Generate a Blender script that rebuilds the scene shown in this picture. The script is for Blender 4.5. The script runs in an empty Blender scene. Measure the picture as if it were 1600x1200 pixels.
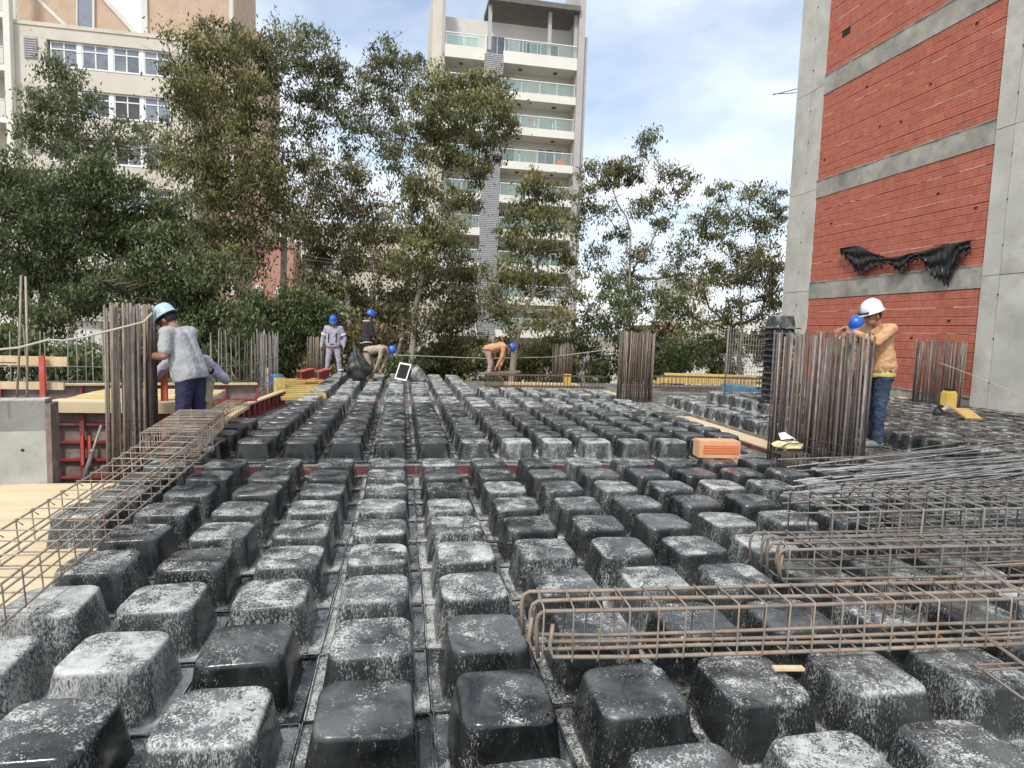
import bpy, bmesh, math, random
import numpy as np
from mathutils import Vector, Matrix, Euler
random.seed(7); rng = np.random.default_rng(7)
S = bpy.context.scene; COL = S.collection
# ------------------------------------------------------------------ camera
F_PX, PIT, YAW, ROL, CAM_H = 970.49, 0.087553, 0.1776597, 0.0338965, 1.4947
_F = Vector((math.sin(YAW)*math.cos(PIT), math.cos(YAW)*math.cos(PIT), -math.sin(PIT)))
_R = Vector((math.cos(YAW), -math.sin(YAW), 0)); _U = _R.cross(_F)
_r = math.cos(ROL)*_R + math.sin(ROL)*_U; _u = -math.sin(ROL)*_R + math.cos(ROL)*_U
cd = bpy.data.cameras.new('camera'); cam = bpy.data.objects.new('camera', cd); COL.objects.link(cam)
cd.sensor_width = 36; cd.lens = 36*F_PX/1600; cd.clip_start = .05; cd.clip_end = 2000
cam.matrix_world = Matrix(((_r.x, _u.x, -_F.x, 0), (_r.y, _u.y, -_F.y, 0), (_r.z, _u.z, -_F.z, CAM_H), (0, 0, 0, 1)))
S.camera = cam
def at(x, y, Y=None, Z=None, X=None):      # survey helper: where a sight line meets a plane of the site
    x, y = float(x), float(y); Y = float(Y) if Y is not None else None
    d = _F*F_PX + (x-800)*_r - (y-600)*_u
    t = (Z-CAM_H)/d.z if Z is not None else (Y/d.y if Y is not None else X/d.x)
    return Vector((0, 0, CAM_H)) + d*t
def px(p):
    d = Vector(p)-Vector((0, 0, CAM_H)); z = d.dot(_F)
    if z < .05: return (-9999, -9999, z)
    return (800+F_PX*d.dot(_r)/z, 600-F_PX*d.dot(_u)/z, z)
# ------------------------------------------------------------------ light and sky
SUN_AZ, SUN_EL = math.radians(212), math.radians(50)      # azimuth from +Y clockwise
W = bpy.data.worlds.new("World"); S.world = W; W.use_nodes = True
nt = W.node_tree; nt.nodes.clear()
def N(t, ty, **k):
    n = t.nodes.new(ty)
    for a, b in k.items():
        if a.startswith('i_'): n.inputs[a[2:].replace('_', ' ')].default_value = b
        else: setattr(n, a, b)
    return n
L = nt.links.new
sky = N(nt, 'ShaderNodeTexSky', sky_type='NISHITA', sun_disc=False, sun_elevation=SUN_EL, sun_rotation=SUN_AZ)
sky.air_density = 1.0; sky.dust_density = 1.6; sky.ozone_density = 1.2
tc = N(nt, 'ShaderNodeTexCoord')
mp = N(nt, 'ShaderNodeMapping'); mp.inputs['Scale'].default_value = (1.0, 1.0, 2.6); mp.inputs['Location'].default_value = (3.35, 1.2, .35)
L(tc.outputs['Generated'], mp.inputs['Vector'])
n1 = N(nt, 'ShaderNodeTexNoise'); n1.inputs['Scale'].default_value = 2.1; n1.inputs['Detail'].default_value = 8; n1.inputs['Roughness'].default_value = .52; n1.inputs['Distortion'].default_value = .35
L(mp.outputs[0], n1.inputs['Vector'])
cr = N(nt, 'ShaderNodeValToRGB'); cr.color_ramp.elements[0].position = .27; cr.color_ramp.elements[1].position = .60
L(n1.outputs[0], cr.inputs[0])
n2 = N(nt, 'ShaderNodeTexNoise'); n2.inputs['Scale'].default_value = 4.0; n2.inputs['Detail'].default_value = 5
L(mp.outputs[0], n2.inputs['Vector'])
cc = N(nt, 'ShaderNodeValToRGB'); cc.color_ramp.elements[0].color = (6.4, 7.2, 8.4, 1); cc.color_ramp.elements[1].color = (8.6, 9.0, 9.4, 1)
cc.color_ramp.elements[0].position = .38; cc.color_ramp.elements[1].position = .6
L(n2.outputs[0], cc.inputs[0])
sc_ = N(nt, 'ShaderNodeVectorMath', operation='MULTIPLY'); sc_.inputs[1].default_value = (1.9, 1.75, 1.6)
L(sky.outputs[0], sc_.inputs[0])
mx = N(nt, 'ShaderNodeMix', data_type='RGBA')
L(cr.outputs[0], mx.inputs[0]); L(sc_.outputs[0], mx.inputs[6]); L(cc.outputs[0], mx.inputs[7])
bg = N(nt, 'ShaderNodeBackground'); bg.inputs['Strength'].default_value = .10
out = N(nt, 'ShaderNodeOutputWorld'); L(mx.outputs[2], bg.inputs[0]); L(bg.outputs[0], out.inputs[0])
sl = bpy.data.lights.new('sun', 'SUN'); sun = bpy.data.objects.new('sun', sl); COL.objects.link(sun)
sl.energy = 2.1; sl.angle = math.radians(8); sl.color = (1, .95, .87)
sd = Vector((math.sin(SUN_AZ)*math.cos(SUN_EL), math.cos(SUN_AZ)*math.cos(SUN_EL), math.sin(SUN_EL)))
sun.rotation_euler = sd.to_track_quat('Z', 'Y').to_euler()
S.view_settings.view_transform = 'Standard'; S.view_settings.look = 'None'
S.view_settings.exposure = .48; S.view_settings.gamma = 1.0; S.view_settings.use_curve_mapping = False
# ------------------------------------------------------------------ materials
def mat(name, c1, c2=None, scale=6, rough=.7, bump=0, metal=0, detail=5, stretch=(1, 1, 1), lo=.35, hi=.65, bscale=None, spec=.5, dirt=None, dscale=3, dpos=(.55, .7), trans=0, alpha=1, rnd=0):
    m = bpy.data.materials.new(name); m.use_nodes = True; t = m.node_tree; K = t.links.new
    b = t.nodes['Principled BSDF']; b.inputs['Roughness'].default_value = rough; b.inputs['Metallic'].default_value = metal
    b.inputs['Specular IOR Level'].default_value = spec
    if trans: b.inputs['Transmission Weight'].default_value = trans
    if alpha < 1: b.inputs['Alpha'].default_value = alpha
    co = N(t, 'ShaderNodeTexCoord'); oi = N(t, 'ShaderNodeObjectInfo')
    ad = N(t, 'ShaderNodeVectorMath', operation='MULTIPLY_ADD'); ad.inputs[1].default_value = stretch
    K(co.outputs['Object'], ad.inputs[0])
    ml = N(t, 'ShaderNodeMath', operation='MULTIPLY'); ml.inputs[1].default_value = 37.0
    K(oi.outputs['Random'], ml.inputs[0]); K(ml.outputs[0], ad.inputs[2])
    n = N(t, 'ShaderNodeTexNoise'); n.inputs['Scale'].default_value = scale; n.inputs['Detail'].default_value = detail; n.inputs['Roughness'].default_value = .6
    K(ad.outputs[0], n.inputs['Vector'])
    r = N(t, 'ShaderNodeValToRGB'); r.color_ramp.elements[0].position = lo; r.color_ramp.elements[1].position = hi
    r.color_ramp.elements[0].color = (*c1, 1); r.color_ramp.elements[1].color = (*(c2 or c1), 1)
    K(n.outputs[0], r.inputs[0]); cur = r.outputs[0]
    if dirt:
        n3 = N(t, 'ShaderNodeTexNoise'); n3.inputs['Scale'].default_value = dscale; n3.inputs['Detail'].default_value = 9; n3.inputs['Roughness'].default_value = .7
        K(ad.outputs[0], n3.inputs['Vector'])
        r3 = N(t, 'ShaderNodeValToRGB'); r3.color_ramp.elements[0].position = dpos[0]; r3.color_ramp.elements[1].position = dpos[1]
        K(n3.outputs[0], r3.inputs[0])
        x = N(t, 'ShaderNodeMix', data_type='RGBA'); K(r3.outputs[0], x.inputs[0]); K(cur, x.inputs[6]); x.inputs[7].default_value = (*dirt, 1); cur = x.outputs[2]
    if rnd:
        h = N(t, 'ShaderNodeHueSaturation'); a = N(t, 'ShaderNodeMapRange'); a.inputs['To Min'].default_value = 1-rnd; a.inputs['To Max'].default_value = 1+rnd
        K(oi.outputs['Random'], a.inputs[0]); K(a.outputs[0], h.inputs['Value']); K(cur, h.inputs['Color']); cur = h.outputs[0]
    K(cur, b.inputs['Base Color'])
    if bump:
        n4 = N(t, 'ShaderNodeTexNoise'); n4.inputs['Scale'].default_value = bscale or scale*4; n4.inputs['Detail'].default_value = 6
        K(ad.outputs[0], n4.inputs['Vector'])
        bp = N(t, 'ShaderNodeBump'); bp.inputs['Strength'].default_value = bump; bp.inputs['Distance'].default_value = .02
        K(n4.outputs[0], bp.inputs['Height']); K(bp.outputs[0], b.inputs['Normal'])
    return m
M = {}
M['concrete'] = mat('concrete', (.44, .43, .385), (.56, .55, .49), 1.3, .85, .25, dirt=(.34, .33, .29), dscale=1.1, dpos=(.5, .75), bscale=25)
M['beamconc'] = mat('beam_concrete', (.30, .29, .25), (.45, .43, .37), 1.6, .88, .4, dirt=(.2, .2, .175), dscale=1.2, dpos=(.44, .66), bscale=30)
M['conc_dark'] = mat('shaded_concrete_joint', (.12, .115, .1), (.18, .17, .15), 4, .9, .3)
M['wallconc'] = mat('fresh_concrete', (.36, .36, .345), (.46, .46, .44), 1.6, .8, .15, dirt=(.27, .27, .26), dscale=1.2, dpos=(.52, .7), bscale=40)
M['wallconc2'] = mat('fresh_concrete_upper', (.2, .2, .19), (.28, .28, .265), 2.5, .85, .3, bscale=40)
M['brick'] = mat('hollow_clay_brick', (.405, .120, .077), (.485, .162, .108), 5, .9, .3, dirt=(.50, .24, .18), dscale=7, dpos=(.6, .8), rnd=.08, bscale=60)
M['mortar'] = mat('dark_mortar', (.2, .085, .06), (.3, .15, .11), 5, .95, .3)
M['mortar_light'] = mat('light_mortar', (.52, .34, .25), (.6, .42, .32), 5, .95, .3, bscale=30)
M['hole'] = mat('hollow_dark', (.02, .015, .012), None, 5, .9)
M['ply'] = mat('plywood', (.60, .47, .28), (.72, .60, .39), 1.2, .55, .04, stretch=(1, 7, 1), dirt=(.66, .58, .42), dscale=1.5, dpos=(.5, .7), rnd=.05)
M['yellow'] = mat('yellow_timber', (.60, .42, .12), (.72, .53, .20), 3, .55, .05, stretch=(1, 6, 1), dirt=(.5, .36, .16), dscale=4, rnd=.1)
M['paletimber'] = mat('pale_timber', (.55, .42, .24), (.68, .54, .34), 3, .7, .1, stretch=(6, 1, 1), dirt=(.4, .3, .18), dscale=4, rnd=.1)
M['redform'] = mat('red_formwork_steel', (.22, .02, .03), (.33, .045, .05), 4, .55, .15, dirt=(.2, .12, .11), dscale=6, dpos=(.5, .65), rnd=.12)
M['redpost'] = mat('red_post', (.5, .07, .05), (.6, .12, .09), 5, .5, .1, dirt=(.45, .25, .22), dscale=8)
M['formface'] = mat('used_form_face', (.15, .11, .095), (.24, .185, .165), 3, .8, .15, dirt=(.34, .31, .28), dscale=4, dpos=(.5, .7))
M['purple'] = mat('purple_beam_side', (.11, .035, .045), (.17, .06, .07), 6, .6, .1, dirt=(.35, .3, .3), dscale=5, dpos=(.58, .75))
M['deck'] = mat('stained_deck', (.07, .065, .058), (.2, .19, .17), 5, .75, .3, dirt=(.45, .45, .43), dscale=8, dpos=(.5, .65))
M['cream'] = mat('cream_render', (.58, .535, .455), (.64, .60, .52), .5, .85, .05, dirt=(.47, .42, .34), dscale=.4, dpos=(.5, .8))
M['cream2'] = mat('cream_balcony_band', (.70, .68, .61), (.76, .74, .67), .6, .8, 0)
M['recess'] = mat('balcony_back_wall', (.60, .57, .50), (.66, .63, .56), .6, .85)
M['greypier'] = mat('grey_pier', (.40, .38, .37), (.47, .45, .44), .7, .8)
M['louvre'] = mat('grey_louvre', (.36, .36, .375), (.44, .44, .455), 2, .5)
M['white'] = mat('white_frame', (.75, .76, .76), (.82, .82, .82), 3, .5)
M['pane'] = mat('window_pane', (.10, .12, .15), (.22, .25, .30), .35, .12, spec=.9, lo=.4, hi=.6)
M['panedark'] = mat('dark_pane', (.02, .022, .025), (.07, .075, .08), .5, .12, spec=.8)
M['panegreen'] = mat('pale_green_glass', (.32, .46, .40), (.44, .58, .52), .5, .15, spec=.8)
M['railglass'] = mat('rail_glass', (.42, .60, .53), (.50, .68, .62), .5, .1, spec=.8, alpha=.16)
M['curtain'] = mat('pale_curtain', (.42, .5, .46), (.6, .66, .62), 2, .8, stretch=(6, 1, .2))
M['terrabrick'] = mat('orange_brick_facade', (.48, .345, .25), (.57, .43, .32), 1.5, .9, .05, dirt=(.43, .29, .2), dscale=3)
M['pinkwall'] = mat('pink_wall', (.46, .24, .19), (.54, .30, .24), 1, .9)
M['pale'] = mat('pale_wall', (.62, .6, .55), (.7, .68, .63), .6, .9)
M['roofgrey'] = mat('grey_roof', (.42, .42, .4), (.5, .5, .48), 1, .8)
M['trunk'] = mat('eucalyptus_bark', (.20, .17, .13), (.42, .38, .31), 2.2, .85, .2, stretch=(1, 1, .35), dirt=(.12, .09, .06), dscale=3)
M['trunkd'] = mat('dark_bark', (.07, .055, .04), (.16, .13, .1), 3, .9, .2)
M['ground'] = mat('site_ground', (.16, .13, .1), (.26, .22, .17), .3, .95, .2)
M['road'] = mat('street', (.05, .05, .05), (.07, .07, .068), 1, .9)
M['black'] = mat('black_plastic_sheet', (.008, .008, .009), (.02, .02, .022), 4, .35, .2, spec=.5)
M['blacktar'] = mat('black_bag', (.02, .022, .022), (.07, .075, .075), 5, .45, .5)
M['orangebrick'] = mat('orange_block', (.62, .13, .04), (.70, .17, .06), 5, .7, .1)
M['orangepale'] = mat('orange_block_edge', (.62, .33, .17), (.7, .42, .25), 5, .8, .1)
M['paper'] = mat('white_paper', (.85, .85, .88), None, 5, .7)
M['bag'] = mat('cream_bag', (.60, .52, .28), (.70, .62, .38), 6, .7, .3)
M['skin'] = mat('skin', (.27, .125, .08), (.36, .175, .115), 14, .55, .03)
M['hair'] = mat('hair', (.012, .01, .008), None, 10, .6)
M['eye'] = mat('eye', (.02, .015, .012), None, 10, .2)
M['tshirt'] = mat('grey_tshirt', (.37, .38, .405), (.40, .41, .43), 5, .9, .25, bscale=9)
M['navy'] = mat('navy_trousers', (.018, .018, .055), (.03, .03, .085), 7, .85, .3, bscale=12)
M['tan'] = mat('tan_work_shirt', (.50, .28, .145), (.57, .34, .19), 8, .9, .3, bscale=16)
M['jeans'] = mat('blue_jeans', (.015, .028, .06), (.045, .07, .12), 7, .9, .3, bscale=14)
M['greyover'] = mat('grey_coverall', (.30, .29, .36), (.38, .37, .44), 8, .9, .2)
M['darkjacket'] = mat('dark_jacket', (.02, .016, .018), (.04, .03, .032), 8, .9, .2)
M['yellowshirt'] = mat('yellow_undershirt', (.50, .40, .10), (.58, .48, .16), 8, .8, .1)
M['beige'] = mat('beige_trousers', (.35, .29, .21), (.45, .38, .29), 8, .9, .2)
M['pinkpants'] = mat('faded_trousers', (.36, .26, .22), (.45, .33, .28), 8, .9, .2)
M['strap'] = mat('black_strap', (.01, .01, .012), None, 8, .6)
M['orangestrap'] = mat('red_harness', (.5, .1, .06), None, 8, .6)
M['reflect'] = mat('reflective_band', (.68, .68, .62), None, 8, .4)
M['boot'] = mat('work_boot', (.10, .11, .11), (.24, .26, .24), 9, .8, .2)
M['helmetpale'] = mat('pale_blue_helmet', (.36, .50, .57), (.42, .56, .63), 3, .3, spec=.5)
M['helmetwhite'] = mat('white_helmet', (.78, .79, .78), (.82, .83, .82), 3, .3)
M['helmetblue'] = mat('blue_helmet', (.02, .10, .46), (.03, .13, .52), 3, .3)
M['bluepanel'] = mat('blue_panel', (.06, .18, .30), (.1, .24, .36), 3, .6, dirt=(.3, .35, .38), dscale=4)
M['toolyellow'] = mat('yellow_tool', (.62, .42, .08), (.68, .48, .14), 4, .5, .05)
M['toolochre'] = mat('ochre_board', (.42, .26, .08), (.52, .34, .12), 4, .7, .1)
M['steelpipe'] = mat('galvanised_pipe', (.30, .28, .25), (.46, .44, .4), 7, .5, .1, metal=.3)
M['wire'] = mat('pale_cable', (.42, .40, .35), (.5, .48, .42), 9, .6)
M['slabside'] = mat('slab_side', (.3, .28, .24), (.42, .39, .33), 2, .9, .2)

def rebar_mat(name, c1, c2, c3, ribs=True, rough=.6, metal=.25):
    m = mat(name, c1, c2, 5, rough, 0, metal=metal, dirt=c3, dscale=9, dpos=(.5, .62), rnd=.18, lo=.3, hi=.7)
    if ribs:
        t = m.node_tree; K = t.links.new; b = t.nodes['Principled BSDF']
        uv = N(t, 'ShaderNodeTexCoord'); w = N(t, 'ShaderNodeTexWave'); w.inputs['Scale'].default_value = 34; w.bands_direction = 'DIAGONAL'
        w.inputs['Distortion'].default_value = 0
        K(uv.outputs['UV'], w.inputs['Vector'])
        bp = N(t, 'ShaderNodeBump'); bp.inputs['Strength'].default_value = .4; bp.inputs['Distance'].default_value = .002
        K(w.outputs[0], bp.inputs['Height']); K(bp.outputs[0], b.inputs['Normal'])
    return m
M['rebar'] = rebar_mat('rusty_rebar', (.15, .125, .105), (.32, .275, .23), (.29, .18, .115))
M['rebargrey'] = rebar_mat('grey_rebar', (.13, .125, .12), (.31, .30, .285), (.19, .15, .12), False)
M['rebarsteel'] = rebar_mat('steel_grey_rebar', (.26, .265, .27), (.44, .445, .45), (.24, .20, .17), False)
M['rebardark'] = rebar_mat('dark_rebar', (.06, .05, .046), (.15, .125, .11), (.17, .10, .065), False)
M['rebarorange'] = rebar_mat('orange_rust_rebar', (.19, .155, .13), (.36, .31, .26), (.36, .235, .155), True)
M['rebarpale'] = rebar_mat('pale_rebar', (.24, .215, .18), (.38, .34, .28), (.3, .17, .1), False)

def dome_mat():
    m = bpy.data.materials.new('cement_splashed_black_plastic'); m.use_nodes = True; t = m.node_tree; K = t.links.new
    b = t.nodes['Principled BSDF']
    co = N(t, 'ShaderNodeTexCoord'); oi = N(t, 'ShaderNodeObjectInfo'); ge = N(t, 'ShaderNodeNewGeometry')
    at_ = N(t, 'ShaderNodeAttribute', attribute_type='OBJECT', attribute_name='dust')
    ml = N(t, 'ShaderNodeMath', operation='MULTIPLY'); ml.inputs[1].default_value = 91.0; K(oi.outputs['Random'], ml.inputs[0])
    P0 = N(t, 'ShaderNodeVectorMath', operation='ADD'); K(co.outputs['Object'], P0.inputs[0]); K(ml.outputs[0], P0.inputs[1])
    # stretched copy for the sides (runs)
    stv = N(t, 'ShaderNodeVectorMath', operation='MULTIPLY'); stv.inputs[1].default_value = (1, 1, .42); K(P0.outputs[0], stv.inputs[0])
    sp = N(t, 'ShaderNodeSeparateXYZ'); K(ge.outputs['Normal'], sp.inputs[0])
    top = N(t, 'ShaderNodeMapRange'); top.inputs['From Min'].default_value = .35; top.inputs['From Max'].default_value = .85; K(sp.outputs[2], top.inputs[0])
    def noise(vec, s, d=6, r=.6, dist=0):
        n = N(t, 'ShaderNodeTexNoise'); n.inputs['Scale'].default_value = s; n.inputs['Detail'].default_value = d; n.inputs['Roughness'].default_value = r; n.inputs['Distortion'].default_value = dist
        K(vec, n.inputs['Vector']); return n.outputs[0]
    def math_(op, a, b_=None, c=None, clamp=False):
        n = N(t, 'ShaderNodeMath', operation=op, use_clamp=clamp)
        for i, v in enumerate((a, b_, c)):
            if v is None: continue
            if isinstance(v, (int, float)): n.inputs[i].default_value = v
            else: K(v, n.inputs[i])
        return n.outputs[0]
    def rng_(v, a, b_, c=0., d=1.):
        n = N(t, 'ShaderNodeMapRange'); n.interpolation_type = 'SMOOTHSTEP'
        for k, x in zip(('From Min', 'From Max', 'To Min', 'To Max'), (a, b_, c, d)):
            if isinstance(x, (int, float)): n.inputs[k].default_value = x
            else: K(x, n.inputs[k])
        K(v, n.inputs[0]); return n.outputs[0]
    vor = N(t, 'ShaderNodeTexVoronoi'); vor.inputs['Scale'].default_value = 75; vor.feature = 'F1'; K(P0.outputs[0], vor.inputs['Vector'])
    patch = noise(P0.outputs[0], 5.5, 4, .55, .6)                # where the splash gathers
    curd = noise(P0.outputs[0], 36, 4, .65, 2.4); fine = noise(P0.outputs[0], 150, 3, .7, .6)                  # curdled edge of it
    mixv = math_('ADD', math_('MULTIPLY', patch, .42), math_('ADD', math_('MULTIPLY', curd, .48), math_('MULTIPLY', fine, .24)))
    sz = N(t, 'ShaderNodeSeparateXYZ'); K(co.outputs['Object'], sz.inputs[0]); low = rng_(sz.outputs[2], -.245, -.20, .22, 0.); dust = math_('ADD', at_.outputs['Fac'], low)
    thr = math_('SUBTRACT', .660, math_('MULTIPLY', dust, .160))
    hard = rng_(mixv, thr, math_('ADD', thr, .022)); soft = rng_(mixv, math_('SUBTRACT', thr, .07), math_('ADD', thr, .05)); wear = rng_(noise(P0.outputs[0], 17, 4, .7), .3, .62, .35, 1.)
    ttop = math_('ADD', math_('MULTIPLY', hard, math_('MULTIPLY', wear, .66)), math_('MULTIPLY', soft, .30))
    spk = rng_(vor.outputs['Distance'], .12, .34, 1., 0.)
    spk2 = math_('MULTIPLY', spk, rng_(noise(P0.outputs[0], 9, 2), math_('SUBTRACT', .66, math_('MULTIPLY', dust, .3)), math_('SUBTRACT', .8, math_('MULTIPLY', dust, .3))))
    ttop = math_('MAXIMUM', ttop, math_('MULTIPLY', spk2, .8))
    side_m = noise(stv.outputs[0], 125, 5, .75, .8); side_p = noise(stv.outputs[0], 6.5, 3)
    sthr = math_('SUBTRACT', .632, math_('MULTIPLY', dust, .13))
    sidew = rng_(noise(stv.outputs[0], 14, 4, .7), .3, .65, .3, .75)
    tside = math_('MULTIPLY', sidew, rng_(math_('ADD', math_('MULTIPLY', side_m, .74), math_('MULTIPLY', side_p, .36)), sthr, math_('ADD', sthr, .085)))
    mk = N(t, 'ShaderNodeMix', data_type='FLOAT'); K(top.outputs[0], mk.inputs[0]); K(tside, mk.inputs[2]); K(ttop, mk.inputs[3])
    mask = mk.outputs[0]
    # thin grey coat, heavier on upward faces to paint in the sky's reflection
    film_sky = rng_(noise(P0.outputs[0], 3.2, 6, .6, .4), .36, .66)
    fc = N(t, 'ShaderNodeMix', data_type='RGBA'); K(math_('MULTIPLY', film_sky, math_('ADD', .25, math_('MULTIPLY', top.outputs[0], .75))), fc.inputs[0])
    fc.inputs[6].default_value = (.006, .007, .008, 1); fc.inputs[7].default_value = (.11, .118, .118, 1)
    bl = N(t, 'ShaderNodeMix', data_type='RGBA'); K(math_('MULTIPLY', at_.outputs['Fac'], .30), bl.inputs[0]); K(fc.outputs[2], bl.inputs[6]); bl.inputs[7].default_value = (.13, .15, .155, 1)
    tint = N(t, 'ShaderNodeValToRGB'); tint.color_ramp.elements[0].color = (.40, .43, .42, 1); tint.color_ramp.elements[1].color = (.70, .70, .65, 1)
    K(noise(P0.outputs[0], 2.0, 2), tint.inputs[0])
    cm = N(t, 'ShaderNodeMix', data_type='RGBA'); K(mask, cm.inputs[0]); K(bl.outputs[2], cm.inputs[6]); K(tint.outputs[0], cm.inputs[7])
    K(cm.outputs[2], b.inputs['Base Color'])
    K(rng_(mask, 0, 1, math_('ADD', .15, math_('MULTIPLY', film_sky, .17)), .72), b.inputs['Roughness'])
    bp = N(t, 'ShaderNodeBump'); bp.inputs['Strength'].default_value = .5; bp.inputs['Distance'].default_value = .003
    K(math_('ADD', mask, math_('MULTIPLY', noise(P0.outputs[0], 30, 3), .5)), bp.inputs['Height']); K(bp.outputs[0], b.inputs['Normal'])
    return m
M['dome'] = dome_mat()

def leaf_mat(name, cols):
    m = bpy.data.materials.new(name); m.use_nodes = True; t = m.node_tree; K = t.links.new; b = t.nodes['Principled BSDF']
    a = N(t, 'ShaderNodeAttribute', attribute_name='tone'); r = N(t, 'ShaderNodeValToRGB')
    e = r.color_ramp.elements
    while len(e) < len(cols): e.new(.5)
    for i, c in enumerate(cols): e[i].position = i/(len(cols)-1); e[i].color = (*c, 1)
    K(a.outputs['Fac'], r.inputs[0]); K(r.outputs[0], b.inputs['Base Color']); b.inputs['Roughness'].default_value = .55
    tr = N(t, 'ShaderNodeBsdfTranslucent'); K(r.outputs[0], tr.inputs[0]); ms = N(t, 'ShaderNodeMixShader'); ms.inputs[0].default_value = .3
    o = t.nodes['Material Output']; K(b.outputs[0], ms.inputs[1]); K(tr.outputs[0], ms.inputs[2]); K(ms.outputs[0], o.inputs[0])
    return m
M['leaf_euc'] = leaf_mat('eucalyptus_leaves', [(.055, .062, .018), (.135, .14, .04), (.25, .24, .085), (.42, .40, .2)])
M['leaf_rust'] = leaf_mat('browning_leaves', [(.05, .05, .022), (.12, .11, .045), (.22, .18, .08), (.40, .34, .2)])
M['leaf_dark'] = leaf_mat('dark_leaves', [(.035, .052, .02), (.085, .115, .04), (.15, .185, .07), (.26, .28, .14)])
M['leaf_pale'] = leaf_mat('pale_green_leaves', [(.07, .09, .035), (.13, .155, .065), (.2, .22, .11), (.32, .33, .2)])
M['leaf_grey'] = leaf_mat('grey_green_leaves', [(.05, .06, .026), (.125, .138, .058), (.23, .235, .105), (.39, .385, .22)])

# ------------------------------------------------------------------ geometry helpers
def mesh_obj(name, verts, faces, m, parent=None, smooth=False, uv=None):
    me = bpy.data.meshes.new(name); me.from_pydata([tuple(v) for v in verts], [], faces); me.update()
    ms = m if isinstance(m, (list, tuple)) else [m]
    for x in ms: me.materials.append(M[x] if isinstance(x, str) else x)
    if smooth: me.polygons.foreach_set('use_smooth', [True]*len(me.polygons))
    if uv is not None:
        l = me.uv_layers.new(name='UVMap'); l.data.foreach_set('uv', uv)
    o = bpy.data.objects.new(name, me); COL.objects.link(o)
    if parent: o.parent = parent
    return o
def tag(o, label=None, cat=None, group=None, kind=None):
    if label: o['label'] = label
    if cat: o['category'] = cat
    if group: o['group'] = group
    if kind: o['kind'] = kind
    return o
def empty(name, loc, label, cat, rz=0, group=None):
    o = bpy.data.objects.new(name, None); COL.objects.link(o); o.location = loc; o.rotation_euler = (0, 0, rz); o.empty_display_size = .1
    return tag(o, label, cat, group)
class MB:
    def __init__(s): s.v = []; s.f = []; s.uv = []
    def box(s, a, b, rot=None, c=None):
        x0, y0, z0 = a; x1, y1, z1 = b; k = len(s.v)
        vs = [Vector(q) for q in ((x0, y0, z0), (x1, y0, z0), (x1, y1, z0), (x0, y1, z0), (x0, y0, z1), (x1, y0, z1), (x1, y1, z1), (x0, y1, z1))]
        if rot is not None: vs = [rot @ q + (c or Vector((0, 0, 0))) for q in vs]
        s.v += vs; s.f += [tuple(k+i for i in q) for q in ((0, 3, 2, 1), (4, 5, 6, 7), (0, 1, 5, 4), (1, 2, 6, 5), (2, 3, 7, 6), (3, 0, 4, 7))]; s.uv += [0, 0]*24; return s
    def tube(s, pts, r, n=6, r1=None, cap=True):
        pts = [Vector(p) for p in pts]; k = len(s.v); m = len(pts); prev = None; ln = 0; lens = []
        for i, p in enumerate(pts):
            if i: ln += (pts[i]-pts[i-1]).length
            lens.append(ln)
            t = (pts[min(i+1, m-1)]-pts[max(i-1, 0)]).normalized()
            if prev is None:
                a = t.orthogonal().normalized()
            else:
                a = (prev-t*prev.dot(t)); a = a.normalized() if a.length > 1e-6 else t.orthogonal().normalized()
            prev = a; b = t.cross(a); rr = r if r1 is None else r+(r1-r)*i/(m-1)
            for j in range(n):
                an = 2*math.pi*j/n; s.v.append(p+(a*math.cos(an)+b*math.sin(an))*rr)
        for i in range(m-1):
            for j in range(n):
                j2 = (j+1) % n
                s.f.append((k+i*n+j, k+i*n+j2, k+(i+1)*n+j2, k+(i+1)*n+j))
                u0, u1 = j/n*.1, (j+1)/n*.1
                s.uv += [lens[i], u0, lens[i], u1, lens[i+1], u1, lens[i+1], u0]
        if cap:
            s.f.append(tuple(k+j for j in range(n))[::-1]); s.f.append(tuple(k+(m-1)*n+j for j in range(n))); s.uv += [0, 0]*(2*n)
        return s
    def prism(s, poly, d):       # poly: list of Vectors in a plane, extruded by vector d
        k = len(s.v); n = len(poly); d = Vector(d); s.v += [Vector(p) for p in poly]+[Vector(p)+d for p in poly]
        s.f.append(tuple(range(k, k+n))[::-1]); s.f.append(tuple(range(k+n, k+2*n)))
        for i in range(n): s.f.append((k+i, k+(i+1) % n, k+n+(i+1) % n, k+n+i))
        s.uv += [0, 0]*(2*n+4*n); return s
    def build(s, name, m, parent=None, smooth=False):
        return mesh_obj(name, s.v, s.f, m, parent, smooth, s.uv if len(s.uv) == 2*sum(len(f) for f in s.f) else None)
def boxo(name, a, b, m, parent=None, bev=0):
    lo = [min(p, q) for p, q in zip(a, b)]; hi = [max(p, q) for p, q in zip(a, b)]
    if bev:
        bm = bmesh.new(); bmesh.ops.create_cube(bm, size=1)
        for v in bm.verts: v.co = Vector([(lo[i]+hi[i])/2+v.co[i]*(hi[i]-lo[i]) for i in range(3)])
        bmesh.ops.bevel(bm, geom=bm.edges[:], offset=bev, segments=2, affect='EDGES')
        me = bpy.data.meshes.new(name); bm.to_mesh(me); bm.free(); me.materials.append(M[m])
        o = bpy.data.objects.new(name, me); COL.objects.link(o)
        if parent: o.parent = parent
        return o
    return MB().box(lo, hi).build(name, m, parent)
def inst(o, parent=None, loc=None, rot=None, scale=None):
    c = o.copy(); COL.objects.link(c)
    c.parent = parent if parent else o.parent
    if loc is not None: c.location = loc
    if rot is not None: c.rotation_euler = rot
    if scale is not None: c.scale = scale
    return c
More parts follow.
